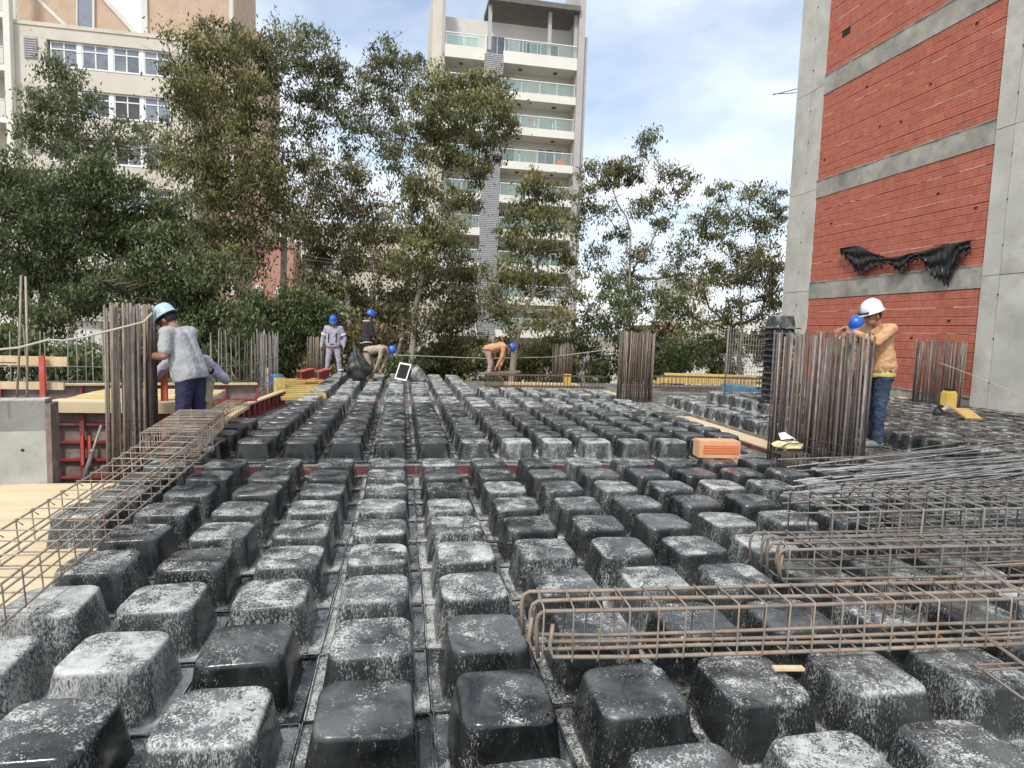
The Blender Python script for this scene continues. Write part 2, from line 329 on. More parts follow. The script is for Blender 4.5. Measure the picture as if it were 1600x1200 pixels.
def obox(name, p0, p1, w, h, m, parent=None, jitter=0):   # a plank from p0 to p1 (base line), width w, height h
    p0, p1 = Vector(p0), Vector(p1); d = (p1-p0); ln = d.length; x = d.normalized(); z = Vector((0, 0, 1)); y = z.cross(x).normalized(); z = x.cross(y)
    R = Matrix((x, y, z)).transposed()
    mb = MB(); mb.box((0, -w/2, 0), (ln, w/2, h), R, p0); return mb.build(name, m, parent)
ORD = ['zeroth', 'first', 'second', 'third', 'fourth', 'fifth', 'sixth', 'seventh', 'eighth', 'ninth', 'tenth', 'eleventh', 'twelfth', 'thirteenth', 'fourteenth', 'fifteenth', 'sixteenth', 'seventeenth', 'eighteenth', 'nineteenth', 'twentieth']

# ------------------------------------------------------------------ setting
FL = -.262
tag(boxo('ground', (-600, -60, -7.2), (600, 1500, -7.0), 'ground'), kind='structure')
tag(boxo('road', (-200, 34, -6.996), (200, 40, -6.99), 'road'), kind='structure')
# deck under the formers, with the opening at the left
tag(boxo('formwork_deck', (-2.72, -1.5, FL-.08), (6.9, 20.6, FL), 'deck'), kind='structure')
tag(boxo('formwork_deck_right', (6.91, -1.5, FL-.08), (12.0, 20.6, FL+.001), 'deck'), kind='structure')
tag(boxo('lower_slab', (-14, 5.0, -3.2), (-2.72, 20.6, -3.0), 'slabside'), kind='structure')
tag(boxo('slab_edge', (-14, 20.61, -1.1), (12.0, 20.9, FL-.1), 'slabside'), kind='structure')
tag(boxo('slab_below', (-2.71, -1.5, -.9), (11.9, 20.6, FL-.09), 'slabside'), kind='structure')

# plywood sheets at the left foreground
ply = empty('plywood_deck', (-3.6, 4.5, FL), 'bare yellow plywood deck on the left behind the long rebar cage', 'plywood deck')
for k, (x0, x1, y0, y1) in enumerate([(-3.95, -2.74, 1.0, 3.44), (-5.2, -3.954, 1.0, 3.44), (-3.95, -2.74, 3.445, 5.88), (-5.2, -3.954, 3.445, 5.88), (-3.95, -2.74, 5.885, 6.98), (-6.4, -3.954, 5.885, 6.7), (-2.735, -2.14, 1.0, 3.44), (-2.735, -2.14, 3.445, 5.6)]):
    dz = .022+random.uniform(0, .0015)
    s = boxo('plywood_sheet', (x0+3.6, y0-4.5, 0), (x1+3.6, y1-4.5, dz), 'ply', ply)
# ------------------------------------------------------------------ dome formers
PITCH = .56
def dome_mesh(name, seed, seg=10, hi=True):
    r = random.Random(seed); rings = []
    def ring(half, cr, z, n=seg, dish=0):
        pts = []
        cr = min(cr, half*.98)
        for q in range(4):
            cx = (half-cr)*(1 if q in (0, 3) else -1); cy = (half-cr)*(1 if q in (0, 1) else -1)
            for i in range(n):
                a = math.pi/2*q + math.pi/2*i/(n-1); pts.append((cx+cr*math.cos(a), cy+cr*math.sin(a), z))
        return pts
    # flange with its upturned rim, then wall, shoulder and sunken crown
    prof = [(.276, .012, -.262), (.276, .012, -.238), (.271, .010, -.238), (.271, .010, -.252), (.226, .05, -.252), (.219, .055, -.243), (.213, .06, -.19), (.204, .068, -.12), (.195, .074, -.055),
            (.191, .075, -.028), (.187, .077, -.013), (.179, .078, -.004), (.168, .076, .0), (.136, .068, .002), (.105, .06, .005), (.06, .04, .003), (.02, .015, .001)]
    if not hi: prof = [prof[i] for i in (0, 1, 3, 4, 5, 7, 9, 11, 12, 14, 16)]
    dx, dy = r.uniform(-.009, .009), r.uniform(-.004, .004); sag = r.uniform(-.010, .004); ax = [r.uniform(-1, 1) for _ in range(6)]
    V = []; Fc = []; n = 4*seg
    for h, c, z in prof:
        for (x, y, zz) in ring(h, c, z):
            if zz > -.2:
                k = (zz+.2)/.2
                x += k*dx+k*.003*math.sin(9*y+ax[0]*3); y += k*dy+k*.003*math.sin(9*x+ax[1]*3)
                if h < .19:
                    q = 1-h/.19; zz += sag*q+.004*math.sin(14*x+3*ax[2])*math.cos(11*y+3*ax[3])+.002*math.sin(31*x+5*ax[4]+20*y)*q
            V.append((x, y, zz))
    for i in range(len(prof)-1):
        for j in range(n):
            a, b_ = i*n+j, i*n+(j+1) % n; Fc.append((a, b_, b_+n, a+n))
    Fc.append(tuple((len(prof)-1)*n+j for j in range(n)))
    me = bpy.data.meshes.new(name); me.from_pydata(V, [], Fc); me.update(); me.materials.append(M['dome'])
    sm = [True]*len(me.polygons)
    for i in range(4*n): sm[i] = False
    me.polygons.foreach_set('use_smooth', sm)
    return me
DM = [dome_mesh('waffle_dome_former', s, 8) for s in range(6)]; DL = [dome_mesh('waffle_dome_former', s+20, 4, False) for s in range(4)]
cells = []      # (block, row, col, x, y, ztop)
X0, Y0 = -.121, 2.2078+.19
for j in range(-1, 9):
    lo = -4 if j >= 5 else -3
    for i in range(lo, 15): cells.append(('front block', j+2, i, X0+i*PITCH, Y0+j*PITCH, 0))
for j in range(10):
    for i in range(-4 if j < 4 else -3, 9 if j == 0 else 10): cells.append(('middle block', j+1, i, X0+i*PITCH, Y0+(10.389+j)*PITCH, 0))
for j in range(10):
    for i in range(-3, 4 if j > 2 else 10): cells.append(('back block', j+1, i, X0+i*PITCH, 14.45+j*PITCH, 0))
for j in range(10):
    for i in range(0, 2 if j != 0 else 1): cells.append(('strip beyond the plywood', j+1, i, 6.42+i*PITCH+.03*j, 9.2+j*PITCH, 0))
for j in range(14):
    for i in range(8): cells.append(('raised right block', j+1, i, 7.3+i*PITCH, 6.1+j*PITCH, .2))
vis = []
for c in cells:
    x, y, z = px((c[3], c[4], c[5]))
    if z > .3 and -130 < x < 1700 and y < 1330: vis.append((PITCH/z, x, c))
def dust_of(c):
    b, r_, i, X, Y, Z = c; R = random.Random(hash((b[:3], r_*31+i*7)) & 0xffff) if False else random.Random(r_*101+i*13+len(b)*7)
    k = R.random()
    if b == 'front block':
        d = .08+.42*R.random()
        if i <= -2 and r_ in (3, 4): d = .8
        if i == -1 and r_ == 4: d = .9
        if (i, r_) in ((-2, 3),): d = .85
        if r_ <= 2: d = .0+.30*R.random()
        if i >= 3 and r_ <= 3: d = .15+.35*R.random()
        if k > .86: d = .6
        if (i, r_) in ((0, 2), (1, 2), (-1, 3)): d = .03
        if (i, r_) in ((0, 3), (0, 4), (0, 5), (1, 4), (1, 6)): d = .55
        return d
    if b == 'middle block':
        d = .0+.28*R.random()
        if r_ == 1 and i >= 2: d = .78 if i in (3, 4, 5) else .45
        if i <= -1: d = .0+.12*R.random()
        return d
    if b == 'back block': return .5+.35*R.random()
    if b.startswith('strip'): return .2+.3*R.random() if r_ > 1 else .75
    return .15+.4*R.random()
vis.sort(key=lambda v: -v[0]); keep = vis[:298]; rest = vis[298:]
rows = {}
for s, x, c in keep: rows.setdefault((c[0], c[1]), []).append((x, c))
for (b, r_), lst in rows.items():
    lst.sort(key=lambda q: q[0]); lst = lst
    k = 0
    for x, c in lst:
        k += 1
        d = dust_of(c); near = px((c[3], c[4], 0))[2] < 9
        o = bpy.data.objects.new('waffle_dome_former', random.choice(DM if near else DL)); COL.objects.link(o)
        o.location = (c[3]+random.uniform(-.004, .004), c[4]+random.uniform(-.004, .004), c[5]+random.uniform(-.004, .002))
        o.rotation_euler = (random.uniform(-.014, .014), random.uniform(-.014, .014), random.choice((0, 1, 2, 3))*math.pi/2+random.uniform(-.012, .012))
        o['dust'] = float(d)
        look = 'white-splashed' if d > .6 else ('grey-stained' if d > .3 else 'mostly clean black')
        tag(o, '%s plastic dome, %s, %s row from camera, %s from left' % (look, b, ORD[r_], ORD[k]), 'dome former', 'black plastic dome formers of the waffle slab')
# the small far ones joined
for zone in ('a',):
    V = []; Fc = []
    for s, x, c in rest:
        me = DL[(c[1]+c[2]) % 4]; k = len(V); V += [(v.co.x+c[3], v.co.y+c[4], v.co.z+c[5]) for v in me.vertices]; Fc += [tuple(k+i for i in p.vertices) for p in me.polygons]
    o = mesh_obj('distant_dome_formers', V, Fc, 'dome', smooth=True); o['dust'] = .6
    tag(o, 'far rows of small black plastic domes at the back and right of the slab', 'dome formers', kind='stuff')
# platform that carries the raised block
tag(boxo('raised_formwork', (7.0, 5.8, FL+.004), (11.99, 14.2, -.066), 'deck'), kind='structure')
# beam side boards in the gap between the blocks
t = empty('beam_side_board', (0, 7.36, FL), 'purple formwork board crossing the slab between the front and middle blocks', 'formwork board')
for x0 in np.arange(-2.4, 5.4, 1.3):
    boxo('board', (x0, 0, 0), (x0+1.29, .03, .095), 'purple', t); boxo('rim', (x0, -.004, .097), (x0+1.29, .034, .104), 'formface', t)
t = empty('beam_side_board', (0, 14.02, FL), 'pale low formwork board between the middle and back blocks', 'formwork board')
for x0 in np.arange(-2.0, 5.2, 1.2): boxo('board', (x0, 0, 0), (x0+1.19, .03, .10), 'formface', t)
# strip of plywood right of the middle block
t = empty('plywood_walkway', (5.75, 11, FL), 'narrow yellow plywood strip between the middle block and the right domes', 'plywood strip')
for y0, ln in ((-3.2, 2.44), (-.75, 2.0), (5.4, 1.2)): boxo('plywood_sheet', (-.10, y0, .02), (.33, y0+ln, .04), 'ply', t)
boxo('batten', (-.25, -3.2, .004), (-.205, 6.6, .06), 'purple', t); boxo('batten', (.335, -3.2, .004), (.37, 1.6, .09), 'formface', t)
# ------------------------------------------------------------------ rebar things
def lerp(a, b, t): return Vector(a)*(1-t)+Vector(b)*t
def cage(name, label, A, B, w, h, spacing, mbar, mst, rb=.009, rs=.004, ntop=3, nbot=4, group=None, hook=False, nside=1, skew=0, updir=None):
    """box cage from A to B (centre of its underside), width w, height h"""
    A, B = Vector(A), Vector(B); d = B-A; ln = d.length; x = d.normalized(); y = Vector((0, 0, 1)).cross(x).normalized(); z = x.cross(y)
    root = empty(name, A, label, 'rebar cage', 0, group)
    Rm = Matrix((x, y, z)).transposed().to_4x4()
    root.matrix_world = Matrix.Translation(A) @ Rm
    def bar(yy, zz, a=0., b=None, r=rb):
        b = ln if b is None else b; pts = []
        n = max(3, int((b-a)/.35)); sx = random.uniform(0, 6)
        for i in range(n+1):
            q = a+(b-a)*i/n; pts.append((q, yy+.004*math.sin(q*2.1+sx), zz+.005*math.sin(q*1.7+sx*2)))
        if hook and a < .12 and zz > h*.5:
            pts = [(a+.0, yy, zz-h*.85), (a-.012, yy, zz-h*.4), (a-.012, yy, zz-.05), (a-.004, yy, zz-.018), (a+.02, yy, zz-.002)]+pts[1:]
        elif hook and a < .12 and nbot:
            pts = [(a+.015, yy, zz+.16), (a+.005, yy, zz+.06), (a+.02, yy, zz+.01)]+pts[1:]
        MB().tube(pts, r, 8).build('longitudinal_bar', mbar, root, True)
    for i in range(ntop): bar(-w/2+.012+(w-.024)*i/max(1, ntop-1), h-rb-rs, random.uniform(0, .05))
    for i in range(nbot): bar(-w/2+.012+(w-.024)*i/max(1, nbot-1), rb+rs, random.uniform(0, .12))
    for s in range(nside-1):
        for yy in (-w/2+.01, w/2-.01): bar(yy, h*(s+1)/nside, random.uniform(0, .1), r=rb*.8)
    # closed stirrup with rounded corners and hooked ends
    def stir(tw):
        e = .012; P = []
        for cx, cy, a0 in ((w/2-e, h-e, 0), (-w/2+e, h-e, 90), (-w/2+e, e, 180), (w/2-e, e, 270)):
            for k in (0, 45, 90): P.append((tw*(.5-(cy/h)), cx+e*math.cos(math.radians(a0+k)), cy+e*math.sin(math.radians(a0+k))))
        P.append((.004, w/2, e)); P.append((.006, w/2+.001, h-e*1.2)); P.append((.008, w/2-.035, h-.045))
        return MB().tube(P, rs, 6)
    protos = [stir(t_).build('stirrup', mst, root, True) for t_ in (0, .006, -.006)]
    n = int(ln/spacing); used = [False]*3
    for i in range(n):
        k = random.randrange(3); o = protos[k] if not used[k] else inst(protos[k], root); used[k] = True
        o.location = (.06+i*spacing+random.uniform(-.012, .012), random.uniform(-.003, .003), 0); o.rotation_euler = (random.uniform(-.01, .01), random.uniform(-.03, .03), random.uniform(-.05, .05)+skew)
    return root
zc = .02
cage('beam_rebar_cage', 'long rusty beam cage lying across the front domes at lower right', (.58, 2.66, .035), (4.2, 2.47, .035), .23, .25, .128, 'rebarorange', 'rebarpale', .0095, .0042, 3, 4, hook=True)
cage('beam_rebar_cage', 'wide grey beam cage behind the front one, upper of the two at right', (2.72, 3.74, .07), (6.4, 3.66, .09), .5, .33, .16, 'rebargrey', 'rebargrey', .008, .0065, 4, 4, nside=2)
cage('beam_rebar_cage', 'low cage with hooked rusty bar ends tucked under the wide grey cage', (2.27, 3.46, .02), (6.2, 3.30, .02), .34, .22, .17, 'rebar', 'rebargrey', .009, .0045, 4, 3, hook=True)
cage('beam_rebar_cage', 'third grey cage lying farther back under the loose bars at right', (3.6, 4.35, .03), (7.4, 4.35, .05), .4, .28, .15, 'rebargrey', 'rebargrey', .008, .006, 4, 4)
cage('beam_rebar_cage', 'long thin wire cage climbing from the lower left corner past the plywood', at(-170, 1060, Z=-.02), at(312, 690, Y=6.1), .40, .21, .15, 'rebarpale', 'rebarpale', .0065, .0042, 3, 3, nside=2)
cage('beam_rebar_cage', 'short dense end cage in front of the legs of the man in grey', at(262, 716, Y=5.3), at(318, 668, Y=6.9), .42, .20, .09, 'rebar', 'rebarpale', .006, .004, 3, 3)
cage('beam_rebar_cage', 'slender far cage running back along the left slab edge', (-2.62, 8.4, -.06), (-2.95, 14.6, -.06), .28, .20, .2, 'rebarpale', 'rebarpale', .009, .005, 3, 3)
cage('beam_rebar_cage', 'dark far cage right of the bent worker across the back block', (2.2, 16.5, -.05), (5.6, 16.5, -.05), .35, .34, .1, 'rebardark', 'rebardark', .012, .007, 3, 3)
cage('beam_rebar_cage', 'far dark cage below the yellow timber beams', (6.9, 16.9, -.05), (11.3, 16.7, -.05), .4, .36, .12, 'rebardark', 'rebardark', .012, .007, 3, 3)

# loose straight bars strewn at the right
for k in range(42):
    a = k/42; y0 = 698+70*a+random.uniform(-4, 4); x0 = 1235+random.choice((0, 20, 60, 110, 150))+random.uniform(-20, 40)
    z0 = .10+.10*random.random()
    p0 = at(x0, y0+18, Z=z0); p1 = at(1680, y0-10+random.uniform(-34, 22), Z=z0+.04+random.uniform(-.02, .06))
    mid = lerp(p0, p1, .5)+Vector((0, 0, random.uniform(-.02, .015)))
    o = MB().tube([p0-p0, lerp(p0, mid, .5)-p0+Vector((0, 0, .003)), mid-p0, lerp(mid, p1, .5)-p0, p1-p0], random.choice((.006, .007, .009)), 6).build('loose_rebar', random.choice(['rebarsteel', 'rebarsteel', 'rebargrey']), None, True)
    o.location = p0
    tag(o, 'long straight grey bar lying loose among others at right below the man in tan', 'rebar', 'loose straight bars strewn at the right')
# flat mesh of thin bars over the raised block
t = empty('rebar_mat', (9.4, 8.9, .2), 'flat mat of thin dark bars spread over the raised right block', 'rebar mat')
for k in range(22):
    MB().tube([(-2.2, -2.6+k*.28, .02+random.uniform(-.01, .02)), (0, -2.58+k*.28, .03), (2.4, -2.62+k*.28+random.uniform(-.06, .06), .02)], .006, 5).build('bar', 'rebardark', t, True)
for k in range(10):
    MB().tube([(-2.1+k*.46, -2.7, .035), (-2.1+k*.46+random.uniform(-.1, .1), 3.4, .035)], .006, 5).build('bar', 'rebardark', t, True)
# bent bars poking in at the right edge
for (xx, yy, dz, lab) in ((1536, 884, .30, 'highest'), (1537, 992, .16, 'middle'), (1536, 1047, .10, 'lowest')):
    q = at(xx, yy, Z=dz); u = at(1660, yy-6, Z=dz+.02); v = at(1660, yy+88, Z=dz-.05)
    o = empty('bent_hairpin_bar', q, '%s of three rusty bent bars poking in at the right edge' % lab, 'bent bar', group=None)
    MB().tube([u-q, (u-q)*.5+Vector((0, 0, .002)), (u-q)*.06, Vector((0, 0, 0)), (v-q)*.06, (v-q)], .0052, 8).build('bar', 'rebarorange', o, True)
    MB().tube([(u-q)+Vector((0, .04, .0)), (u-q)*.08+Vector((0.0, .04, 0)), Vector((-.006, .04, 0)), (v-q)*.07+Vector((0, .035, .0)), (v-q)+Vector((0, .035, 0))], .0052, 8).build('bar', 'rebarorange', o, True)

def column_cage(label, corners, z0, z1, nlong, nshort, m1, rb=.011, ties=True, jitter=.05, tie_to=None, interior=0):
    c = [Vector((p[0], p[1], 0)) for p in corners]; base = sum(c, Vector())/len(c)
    root = empty('column_starter_cage', (base.x, base.y, z0), label, 'rebar cage')
    c = [p-base for p in c]; pts = []
    for k in range(4):
        n = nlong if k % 2 == 0 else nshort
        for i in range(n): pts.append(lerp(c[k], c[(k+1) % 4], (i+.15)/n))
    for k in range(interior): pts.append(lerp(lerp(c[0], c[1], random.random()), lerp(c[3], c[2], random.random()), random.random()))
    for p in pts:
        lean = Vector((random.uniform(-.03, .03), random.uniform(-.02, .02), 0)); h = z1-z0+random.uniform(-jitter, .3*jitter)
        p = p+Vector((random.uniform(-.012, .012), random.uniform(-.012, .012), 0))
        MB().tube([p, lerp(p, p+lean, .5)+Vector((0, 0, h/2)), p+lean+Vector((0, 0, h))], rb*random.uniform(.8, 1.1), 7).build('bar', random.choice(m1), root, True)
    if ties:
        zz = .04; top = (tie_to or (z1-z0)*.45)
        while zz < top:
            MB().tube([c[0]*1.02+Vector((0, 0, zz)), c[1]*1.02+Vector((0, 0, zz+.004)), c[2]*1.02+Vector((0, 0, zz)), c[3]*1.02+Vector((0, 0, zz)), c[0]*1.02+Vector((0, 0, zz))], .005, 5).build('tie', 'rebardark', root, True)
            zz += random.uniform(.09, .13)
    return root
# left column starter bars
a, b = at(168, 745, Z=-.25), at(236, 735, Z=-.25)
column_cage('thick bundle of rusty column bars beside the man in the grey T-shirt', [a, b, b+Vector((-.06, .42, 0)), a+Vector((-.06, .42, 0))], -.6, 1.63, 11, 5, ['rebar', 'rebar', 'rebardark', 'rebargrey', 'rebardark', 'rebar'], .014, True, .06, 1.0, interior=16)
# big right cage
a, b = at(1200, 700, Z=0), at(1345, 735, Z=0); c_ = at(1350, 712, Z=0); d_ = at(1212, 683, Z=0)
column_cage('large dark column cage in front of the man in the tan shirt', [a, b, c_, d_], -.25, 1.60, 27, 5, ['rebardark', 'rebargrey', 'rebardark', 'rebar', 'rebardark', 'rebardark'], .0135, True, .10, .5, interior=26)
a, b = at(967, 628, Z=-.25), at(1018, 628, Z=-.25)
column_cage('dark brown column cage standing behind the middle block, left of the plywood strip', [a, b, b+Vector((.05, .35, 0)), a+Vector((.05, .35, 0))], -.25, 1.56, 16, 4, ['rebardark', 'rebardark', 'rebar'], .016, True, .06, .4)
a, b = at(1428, 622, Y=11.9), at(1500, 632, Y=11.2)
column_cage('brown column cage against the foot of the brick wall', [a, b, b+Vector((.15, .2, 0)), a+Vector((.15, .2, 0))], -.07, at(1430, 531, Y=a.y).z, 20, 4, ['rebardark', 'rebardark', 'rebar'], .013, True, .05, .3)
a, b = at(867, 592, Z=-.1), at(893, 592, Z=-.1)
column_cage('small brown column cage right of the bent worker at the back', [a, b, b+Vector((0, .3, 0)), a+Vector((0, .3, 0))], -.25, 1.08, 9, 3, ['rebar', 'rebardark'], .014, False)
a, b = at(480, 592, Z=-.1), at(504, 592, Z=-.1)
column_cage('small brown column cage left of the worker in grey coveralls', [a, b, b+Vector((0, .3, 0)), a+Vector((0, .3, 0))], -.25, 1.10, 9, 3, ['rebar', 'rebardark'], .014, False)
# grey tied cage and mesh beside the dome stack
t = empty('mesh_panel', (8.0, 12.4, FL), 'upright grey wire mesh panel between the trees and the dome stack', 'wire mesh')
pL, pR = at(1133, 600, Y=12.6), at(1190, 600, Y=12.0)
for k in range(15):
    q = lerp(pL, pR, k/14); MB().tube([Vector((q.x-8, q.y-12.4, 0)), Vector((q.x-8, q.y-12.4, 2.0-.02*k))], .02 if k == 0 else .0055, 6).build('bar', 'rebargrey', t, True)
for k in range(17): MB().tube([Vector((pL.x-8, pL.y-12.4, .1+.115*k)), Vector((pR.x-8, pR.y-12.4, .1+.115*k))], .005, 5).build('bar', 'rebargrey', t, True)
# stirrup block under bag
q = at(1232, 735, Z=-.05)
t = empty('stirrup_stack', q, 'low stack of upright stirrups under the cream bag', 'stirrups')
st = MB().tube([(0, -.1, 0), (0, -.1, .2), (0, .1, .2), (0, .1, 0), (0, -.1, 0)], .005, 6).build('stirrup', 'rebardark', t, True); st.location = (-.17, 0, .01)
for k in range(1, 15): inst(st, t, (-.17+k*.026, random.uniform(-.01, .01), .01), (0, random.uniform(-.08, .08), random.uniform(-.1, .1)))

# starter bars of the walls at the left background
def starters(label, pts, h0, h1, spacing, m, r, rails=(), zb=-.6):
    pts = [Vector(p) for p in pts]; root = empty('wall_starter_bars', (pts[0].x, pts[0].y, zb), label, 'rebar')
    for a, b in zip(pts, pts[1:]):
        n = int((b-a).length/spacing)
        for i in range(n):
            p = lerp(a, b, (i+random.uniform(-.2, .2))/n)-pts[0]; p.z = 0; l = Vector((random.uniform(-.05, .05), random.uniform(-.03, .03), 0))
            hh = h0+(h1-h0)*i/n+random.uniform(-.12, .06)-zb
            MB().tube([p, p+l+Vector((0, 0, hh))], r, 5).build('bar', random.choice(m), root, True)
        for zr in rails:
            q0, q1 = a-pts[0], b-pts[0]; q0.z = q1.z = zr-zb; MB().tube([q0, lerp(q0, q1, .5)+Vector((0, 0, .02)), q1], r*.9, 5).build('rail', m[0], root, True)
    return root
starters('row of thin upright bars behind the left column bundle', [at(0, 600, Y=11.5), at(232, 600, Y=11.8)], 1.25, 1.35, .13, ['rebargrey', 'rebardark'], .009, (.35, .6, .1))
starters('second row of thin bars receding right of the man in grey', [at(328, 600, Y=11.8), at(400, 600, Y=13.2), at(436, 600, Y=16.5)], 1.3, 1.2, .11, ['rebargrey', 'rebardark'], .01, (.3, .62))
starters('dense dark bars behind the blue barrel', [at(394, 600, Y=16.4), at(424, 600, Y=16.6)], 1.0, 1.0, .09, ['rebardark'], .013)
starters('short bars rising from the solid concrete wall at far left', [(-5.6, 6.45, 0), (-3.75, 6.9, 0)], 1.35, 1.2, .17, ['rebargrey', 'rebar'], .008, (1.0,), zb=.55)
for (xa, ya, xb, yb, lb) in ((33, 430, 25, 650, 'left'), (40, 432, 42, 650, 'right')):
    q = at(xb, yb, Y=7.2); qt = at(xa, ya, Y=7.25)
    o = MB().tube([(0, 0, 0), (qt-q)*.5+Vector((.01, 0, 0)), qt-q], .011, 7).build('tall_rebar', 'rebarpale', None, True); o.location = q
    tag(o, '%s of the two tall leaning bars at the far left edge' % lb, 'rebar')

# ------------------------------------------------------------------ left side: wall, pit, formwork
t = empty('concrete_wall', (-3.56, 7.0, -.25), 'fresh solid grey concrete wall end at the left with tie holes', 'concrete wall')
dr = Vector((-3.3, -.62, 0)).normalized(); ang = math.atan2(-dr.y, -dr.x); t.rotation_euler = (0, 0, ang)
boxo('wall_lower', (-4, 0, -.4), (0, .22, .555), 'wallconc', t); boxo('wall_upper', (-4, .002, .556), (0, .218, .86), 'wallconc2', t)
boxo('end_stop', (.003, -.012, -.4), (.05, .235, .83), 'formface', t)
for x, z in ((-.42, .37), (-.2, .36), (-.75, .12), (-1.4, .35)):
    h = MB().tube([(x, -.003, z), (x, .02, z)], .028 if x == -.42 else .015, 14).build('tie_hole', 'hole', t)
mb = MB()
for k in range(46):
    x = -4+k*.087; hh = random.uniform(.008, .035); mb.box((x, .01, .861), (x+.083, .205, .861+hh))
o = mb.build('ragged_top', 'concrete', t); o['kind'] = 'stuff'
# pit and red formwork
tag(boxo('pit_floor', (-6.5, 7.0, -1.0), (-2.72, 12.0, -.95), 'deck'), kind='structure')
t = empty('wall_formwork_panel', (-3.7, 8.3, -.95), 'dark red ribbed formwork panels in the pit behind the concrete wall', 'formwork panel')
p0, p1 = at(84, 700, Y=8.3).x+3.7, at(250, 700, Y=8.3).x+3.7
boxo('face', (p0-.6, .06, 0), (p1+.3, .09, 1.35), 'formface', t)
for z in (.0, .22, .44, .66, .88, 1.10, 1.29): boxo('rib', (p0-.6, 0, z), (p1+.3, .058, z+.028), 'redform', t)
for x in np.linspace(p0, p1, 5): boxo('post', (x, -.02, 0), (x+.05, -.002, 1.34), 'redform', t)
boxo('clamp', (p0+.32, -.05, .62), (p0+.35, -.022, .98), 'redpost', t); boxo('clamp', (p0+.40, -.05, .62), (p0+.43, -.022, .98), 'redpost', t)
# yellow platform above
t = empty('timber_platform', (-3.6, 9.0, .42), 'yellow plank platform on top of the red panels behind the column bundle', 'platform')
xa = at(82, 640, Y=8.3).x+3.6; xb = at(330, 640, Y=9).x+3.6
for k in range(5):
    boxo('plank', (xa+random.uniform(-.1, .05), -.72+k*.29, .0), (xb+random.uniform(-.1, .1), -.72+k*.29+.27, .03+.004*k), random.choice(['yellow', 'ply', 'ply']), t)
boxo('beam', (xa, -.80, -.10), (xb, -.73, .028), 'ply', t)
# long low red panels at the back left
def red_panels(label, P0, P1, z0, z1, bay=.45):
    P0, P1 = Vector(P0), Vector(P1); d = P1-P0; ln = d.length; a = math.atan2(d.y, d.x)
    t = empty('red_formwork_rail', (P0.x, P0.y, z0), label, 'formwork panel', a); h = z1-z0
    boxo('face', (0, .06, 0), (ln, .08, h-.02), 'formface', t); boxo('top_rail', (0, -.03, h-.018), (ln, .10, h+.012), 'paletimber', t); boxo('bottom_rail', (0, 0, 0), (ln, .055, .04), 'redform', t)
    n = int(ln/bay)
    for k in range(n+1): boxo('stiffener', (k*ln/max(n, 1)-.02, 0, .042), (k*ln/max(n, 1)+.02, .058, h-.02), 'redform', t)
    return t
red_panels('long low dark red panel row behind the column bundle and the men at left', at(0, 625, Y=10.4), at(402, 625, Y=11.2), .12, .42, .5)
red_panels('bright red edge panel running back beside the yellow slatted stack', at(350, 655, Z=-.06), at(446, 612, Z=.0), -.26, .03, .3)
tag(obox('pale_batten', at(347, 662, Z=-.02), at(385, 638, Z=-.02), .1, .05, 'paletimber'), 'pale batten on the slab edge next to the left domes', 'timber batten')
# guard rail
t = empty('guard_rail', at(62, 615, Y=9.4), 'timber guard rail with red post at the far left', 'guard rail'); base = t.location.copy()
def bx_rail(x0, x1, y0, y1, Y, m, nm, th=.04):
    a, b = at(x0, y1, Y=Y)-base, at(x1, y0, Y=Y)-base; boxo(nm, (a.x, a.y, a.z), (b.x, a.y+th, b.z), m, t)
bx_rail(-60, 104, 558, 569, 9.38, 'paletimber', 'rail'); bx_rail(-60, 99, 598, 607, 9.38, 'paletimber', 'rail'); bx_rail(62, 68, 556, 620, 9.3, 'redpost', 'post')
MB().tube([at(64, 562, Y=9.45)-base, at(74, 592, Y=9.45)-base], .012, 6).build('brace', 'redpost', t)
# red post by the man
q = at(257, 655, Y=8.4); tag(boxo('red_prop', (q.x-.04, q.y, -.2), (q.x+.03, q.y+.05, at(255, 575, Y=8.4).z), 'redpost'), 'upright red prop left of the man in navy trousers', 'prop')
# steel push-pull prop
q = at(128, 755, Y=7.4); r_ = at(158, 665, Y=7.9)
t = empty('steel_prop', q, 'leaning grey steel prop in front of the red pit panels', 'prop')
MB().tube([(0, 0, 0), (r_-q)*.55], .021, 10).build('outer_tube', 'steelpipe', t, True); MB().tube([(r_-q)*.5, r_-q], .014, 10).build('inner_tube', 'steelpipe', t, True); MB().tube([(r_-q)*.5, (r_-q)*.56], .03, 10).build('collar', 'steelpipe', t, True)
# yellow slatted stack
q = at(445, 628, Z=-.1)
t = empty('yellow_beam_stack', q, 'stack of bright yellow formwork beams left of the coverall worker', 'timber beams')
for k in range(9): 
    a, b = at(440+k*.5, 625-3.6*k, Z=-.1)-q, at(508-.5*k, 622-3.4*k, Z=-.1)-q
    obox('beam', a, b, .14, .07, 'yellow', t)
q = at(437, 612, Y=15); boxo('end_board', Vector((-.14, 0, -.1)), (.12, .05, .32), 'yellow', None).location = q
tag(bpy.data.objects['end_board'], 'upright yellow board at the left end of the beam stack', 'board'); bpy.data.objects['end_board'].name = 'yellow_board'
for (x, y, lb) in ((470, 588, 'left'), (497, 588, 'right')):
    q = at(x, y+6, Y=15.8); t = empty('red_formwork_beam', q, '%s of two small red beam ends near the coverall worker' % lb, 'formwork beam', math.radians(82))
    boxo('web', (0, -.02, .03), (1.0, .02, .2), 'redform', t); boxo('flange', (0, -.09, 0), (1.0, .09, .028), 'redpost', t); boxo('flange', (0, -.09, .202), (1.0, .09, .23), 'redpost', t)
